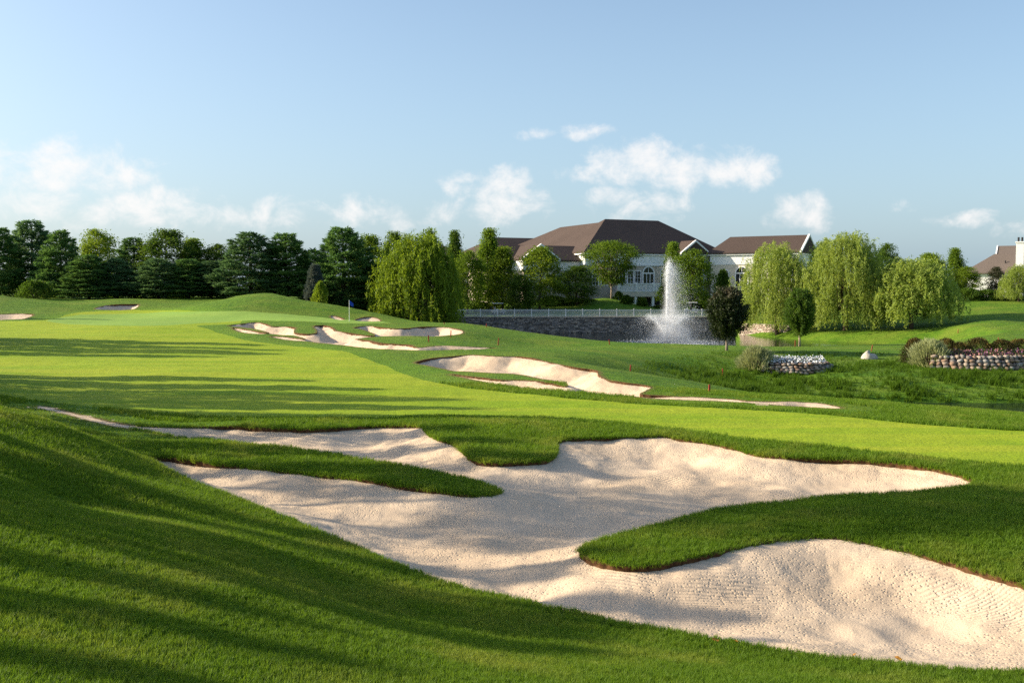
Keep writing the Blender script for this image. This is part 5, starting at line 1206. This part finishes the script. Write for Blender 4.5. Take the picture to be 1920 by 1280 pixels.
    # upper windows
    arch_window(root, 14.4, 0, 4.3, 2.4, 7.0); arch_window(root, 18.6, 0, 4.3, 2.4, 7.0); arch_window(root, 24.3, 0, 4.3, 2.6, 7.0); arch_window(root, 29.2, 0, 4.6, 1.3, 7.0, 1)
    for u in (8.4, 10.2, 11.9, 2.2, 4.2): rect_window(root, u, 0, 4.6, 7.4, 1.25)
    for u in (-18, -16, -5, -3): rect_window(root, u, 2, 3.8, 6.6, 1.2)
    for u in (-12.6, -9.4): rect_window(root, u, -2.5, 3.8, 6.6, 1.2)
    # terrace on the lower storey
    MB().box(5.5, 17.5, -3.2, -.02, 2.3, 3.25).build('terrace_slab', M['cream'], root)
    mb = MB(); mb.box(5.5, 17.5, -3.25, -2.95, 3.27, 3.42); mb.box(5.5, 17.5, -3.25, -2.95, 4.75, 4.95); mb.build('terrace_rail', M['white'], root)
    mb = MB()
    for i in range(60): mb.box(5.55 + i * .2, 5.67 + i * .2, -3.16, -3.04, 3.43, 4.74)
    o = mb.build('terrace_balusters', M['white'], root); o['kind'] = 'stuff'
    for u in (5.7, 9.7, 13.7, 17.3):
        MB().box(u - .25, u + .25, -3.1, -2.6, -.5, 2.29).build('column', M['white'], root); MB().box(u - .22, u + .22, -3.32, -2.9, 3.26, 5.1).build('terrace_post', M['white'], root)
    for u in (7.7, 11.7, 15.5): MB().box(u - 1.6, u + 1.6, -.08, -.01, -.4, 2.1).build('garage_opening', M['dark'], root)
    # second wing, turned the other way
    O = (42.5, 203.8); r2 = empty('clubhouse_wing', (O[0], O[1], 0), math.radians(-32)); tag(r2, 'gabled right-hand wing of the clubhouse behind the willows', 'building')
    MB().box(-2, 16, 0, 10, -.5, 8.7).build('wall', M['cream'], r2); MB().box(-2.1, 16.1, -.12, 10.1, 8.72, EV - .2).build('frieze', M['white'], r2)
    MB().box(-2.4, 16.4, -.5, 10.4, EV - .48, EV - .19).build('cornice', M['white'], r2)
    hip(MB(), -2, 16, 0, 10, EV + .03, 14.6, 'u', 3.0, False, .7).build('roof', M['roof'], r2)
    MB().prism([(16.1, -.4, EV), (16.1, 10.4, EV), (16.1, 5, 14.2)], (.25, 0, 0)).build('gable', M['beige'], r2)
    mb = MB()
    for s in (-1, 1): mb.prism([(16.4, 5 + s * 5.75, EV - .2), (16.4, 5 + s * 5.75, EV + .1), (16.4, 5, 14.75), (16.4, 5, 14.3)][::-s], (.4, 0, 0))
    mb.build('gable_trim', M['white'], r2); MB().tube([(16.3, 5, 12.5), (16.45, 5, 12.5)], .5, 14).build('round_vent', M['white'], r2)
    arch_window(r2, 1.2, 0, 4.3, 1.2, 7.0, 1); arch_window(r2, 4.6, 0, 4.3, 2.4, 7.0)
    for u in (8, 11, 14): rect_window(r2, u, 0, 4.4, 7.4, 1.3)
clubhouse()
def house():
    Y0 = 188; X0 = Q(1836, 540, Y0)[0]; z0 = 2.0; an = math.radians(-30); root = empty('house', (X0, Y0, z0), an); tag(root, 'white house with grey-brown roof and white chimney behind the hill', 'house')
    def loc(px, Y):
        dx, dy = Q(px, 540, Y)[0] - X0, Y - Y0; return dx * math.cos(an) + dy * math.sin(an), -dx * math.sin(an) + dy * math.cos(an)
    def zz(py, Y): return Q(1860, py, Y)[2] - z0
    ze = zz(511, 186); zr = zz(476, 190); zr2 = zz(461, 194)
    MB().box(-2.4, 14, 0, 9, -1, ze - .2).build('wall', M['white'], root)
    MB().box(-2.8, 14.4, -.3, 9.3, ze - .45, ze - .225).build('eave_trim', M['white'], root)
    hip(MB(), -2.4, 14, 0, 9, ze, zr, 'u', True, True, .6).build('roof', M['roof_grey'], root)
    gu, gv = loc(1871, 194); zg = zz(477, 194)
    MB().box(gu, gu + 11, gv - 2.6, gv + 2.6, -1, zg - .1).build('wall', M['white'], root)
    hip(MB(), gu + .2, gu + 11, gv - 2.6, gv + 2.6, zg, zr2, 'u', False, False, .35).build('roof', M['roof_grey'], root)
    MB().prism([(gu - .1, gv - 2.7, zg - .1), (gu - .1, gv, zr2 - .3), (gu - .1, gv + 2.7, zg - .1)], (.25, 0, 0)).build('gable', M['white'], root)
    mb = MB()
    for s in (-1, 1): mb.prism([(gu - .35, gv + s * 3.0, zg - .15), (gu - .35, gv + s * 3.0, zg + .12), (gu - .35, gv, zr2 + .12), (gu - .35, gv, zr2 - .2)][::-s], (.25, 0, 0))
    mb.build('gable_trim', M['white'], root)
    cu, cv = loc(1911, 184); zc = zz(455.5, 184)
    MB().box(cu - .65, cu + .65, cv - .55, cv + .55, 0, zc).build('chimney', M['white'], root)
    MB().box(cu - .8, cu + .8, cv - .7, cv + .7, zc + .002, zc + .25).build('chimney_cap', M['white'], root)
    for d in (-.3, .3): MB().tube([(cu + d, cv, zc + .2), (cu + d, cv, zc + 1.05)], .17, 8).build('flue', M['dark'], root)
    MB().tube([(4.2, 2.0, ze + .8), (4.2, 2.0, ze + 2.3)], .1, 8).build('vent_pipe', M['dark'], root)
    for u in (2.5, 5.5, 9): rect_window(root, u, 0, 1.4, 3.2, 1.1)
house()
# ------------------------------------------------------------------ golf carts
def cart(px, py, Y, rz, label):
    X, _, _ = Q(px, py, Y); root = empty('golf_cart', (X, Y, H1(X, Y)), rz); tag(root, label, 'golf cart', 'parked golf carts')
    mb = MB(); mb.prism([(-1.15, -.58, .28), (1.1, -.58, .28), (1.2, -.58, .62), (.95, -.58, .86), (.62, -.58, .9), (.5, -.58, .42), (-.05, -.58, .42), (-.1, -.58, .68), (-1.1, -.58, .78)], (0, 1.16, 0)); mb.build('body', M['cartbody'], root)
    mb = MB(); mb.box(-.62, -.08, -.55, .55, .70, .84); mb.prism([(-.62, -.55, .84), (-.50, -.55, .84), (-.66, -.55, 1.28), (-.76, -.55, 1.28)], (0, 1.1, 0)); mb.build('seat', M['seatgrey'], root)
    mb = MB(); mb.prism([(-1.0, -.62, 1.80), (.85, -.62, 1.80), (.75, -.62, 1.90), (-.9, -.62, 1.90)], (0, 1.24, 0)); mb.build('roof', M['white'], root)
    for s in (-.54, .54):
        MB().tube([(.9, s, .86), (.68, s, 1.81)], .022, 6).build('roof_post', M['black'], root); MB().tube([(-.95, s, .76), (-.88, s, 1.81)], .022, 6).build('roof_post', M['black'], root)
        for x in (.78, -.78):
            wh = MB().tube([(x, s - .09, .22), (x, s + .09, .22)], .22, 14).build('wheel', M['black'], root); MB().tube([(x, s - .1, .22), (x, s + .1, .22)], .11, 10).build('rim', M['white'], wh)
    MB().tube([(.45, .2, .85), (.25, .2, 1.05)], .02, 6).build('steering_column', M['black'], root)
    MB().tube([(-1.2, 0, .75), (-1.3, 0, 1.25)], [.18, .20], 10).build('golf_bag', M['black'], root)
cart(934, 580, 170, .25, 'golf cart with white roof parked under the light green tree')
cart(1297, 582, 171, 2.9, 'golf cart half hidden behind the fountain spray')
# fallen leaves on the near turf
for i, (px, py) in enumerate(((1341, 1208), (1381, 1211), (1603, 1236), (1684, 1243))):
    X, Y = stand(px, py, 10.5); s = .045
    mb = MB(); mb.add([(-s, 0, 0), (-s * .3, -s * .5, .012), (s * .6, -s * .35, .004), (s, 0, .016), (s * .6, s * .4, .006), (-s * .3, s * .5, .014), (0, 0, .004)], [(0, 1, 6), (1, 2, 6), (2, 3, 6), (3, 4, 6), (4, 5, 6), (5, 0, 6)])
    o = mb.build('fallen_leaf', M['leafdry']); o.location = (X, Y, H1(X, Y) + .055); o.rotation_euler = (.5, .3, i * 1.9); tag(o, 'small dry orange leaf lying on the near grass edge', 'leaf', 'fallen leaves')
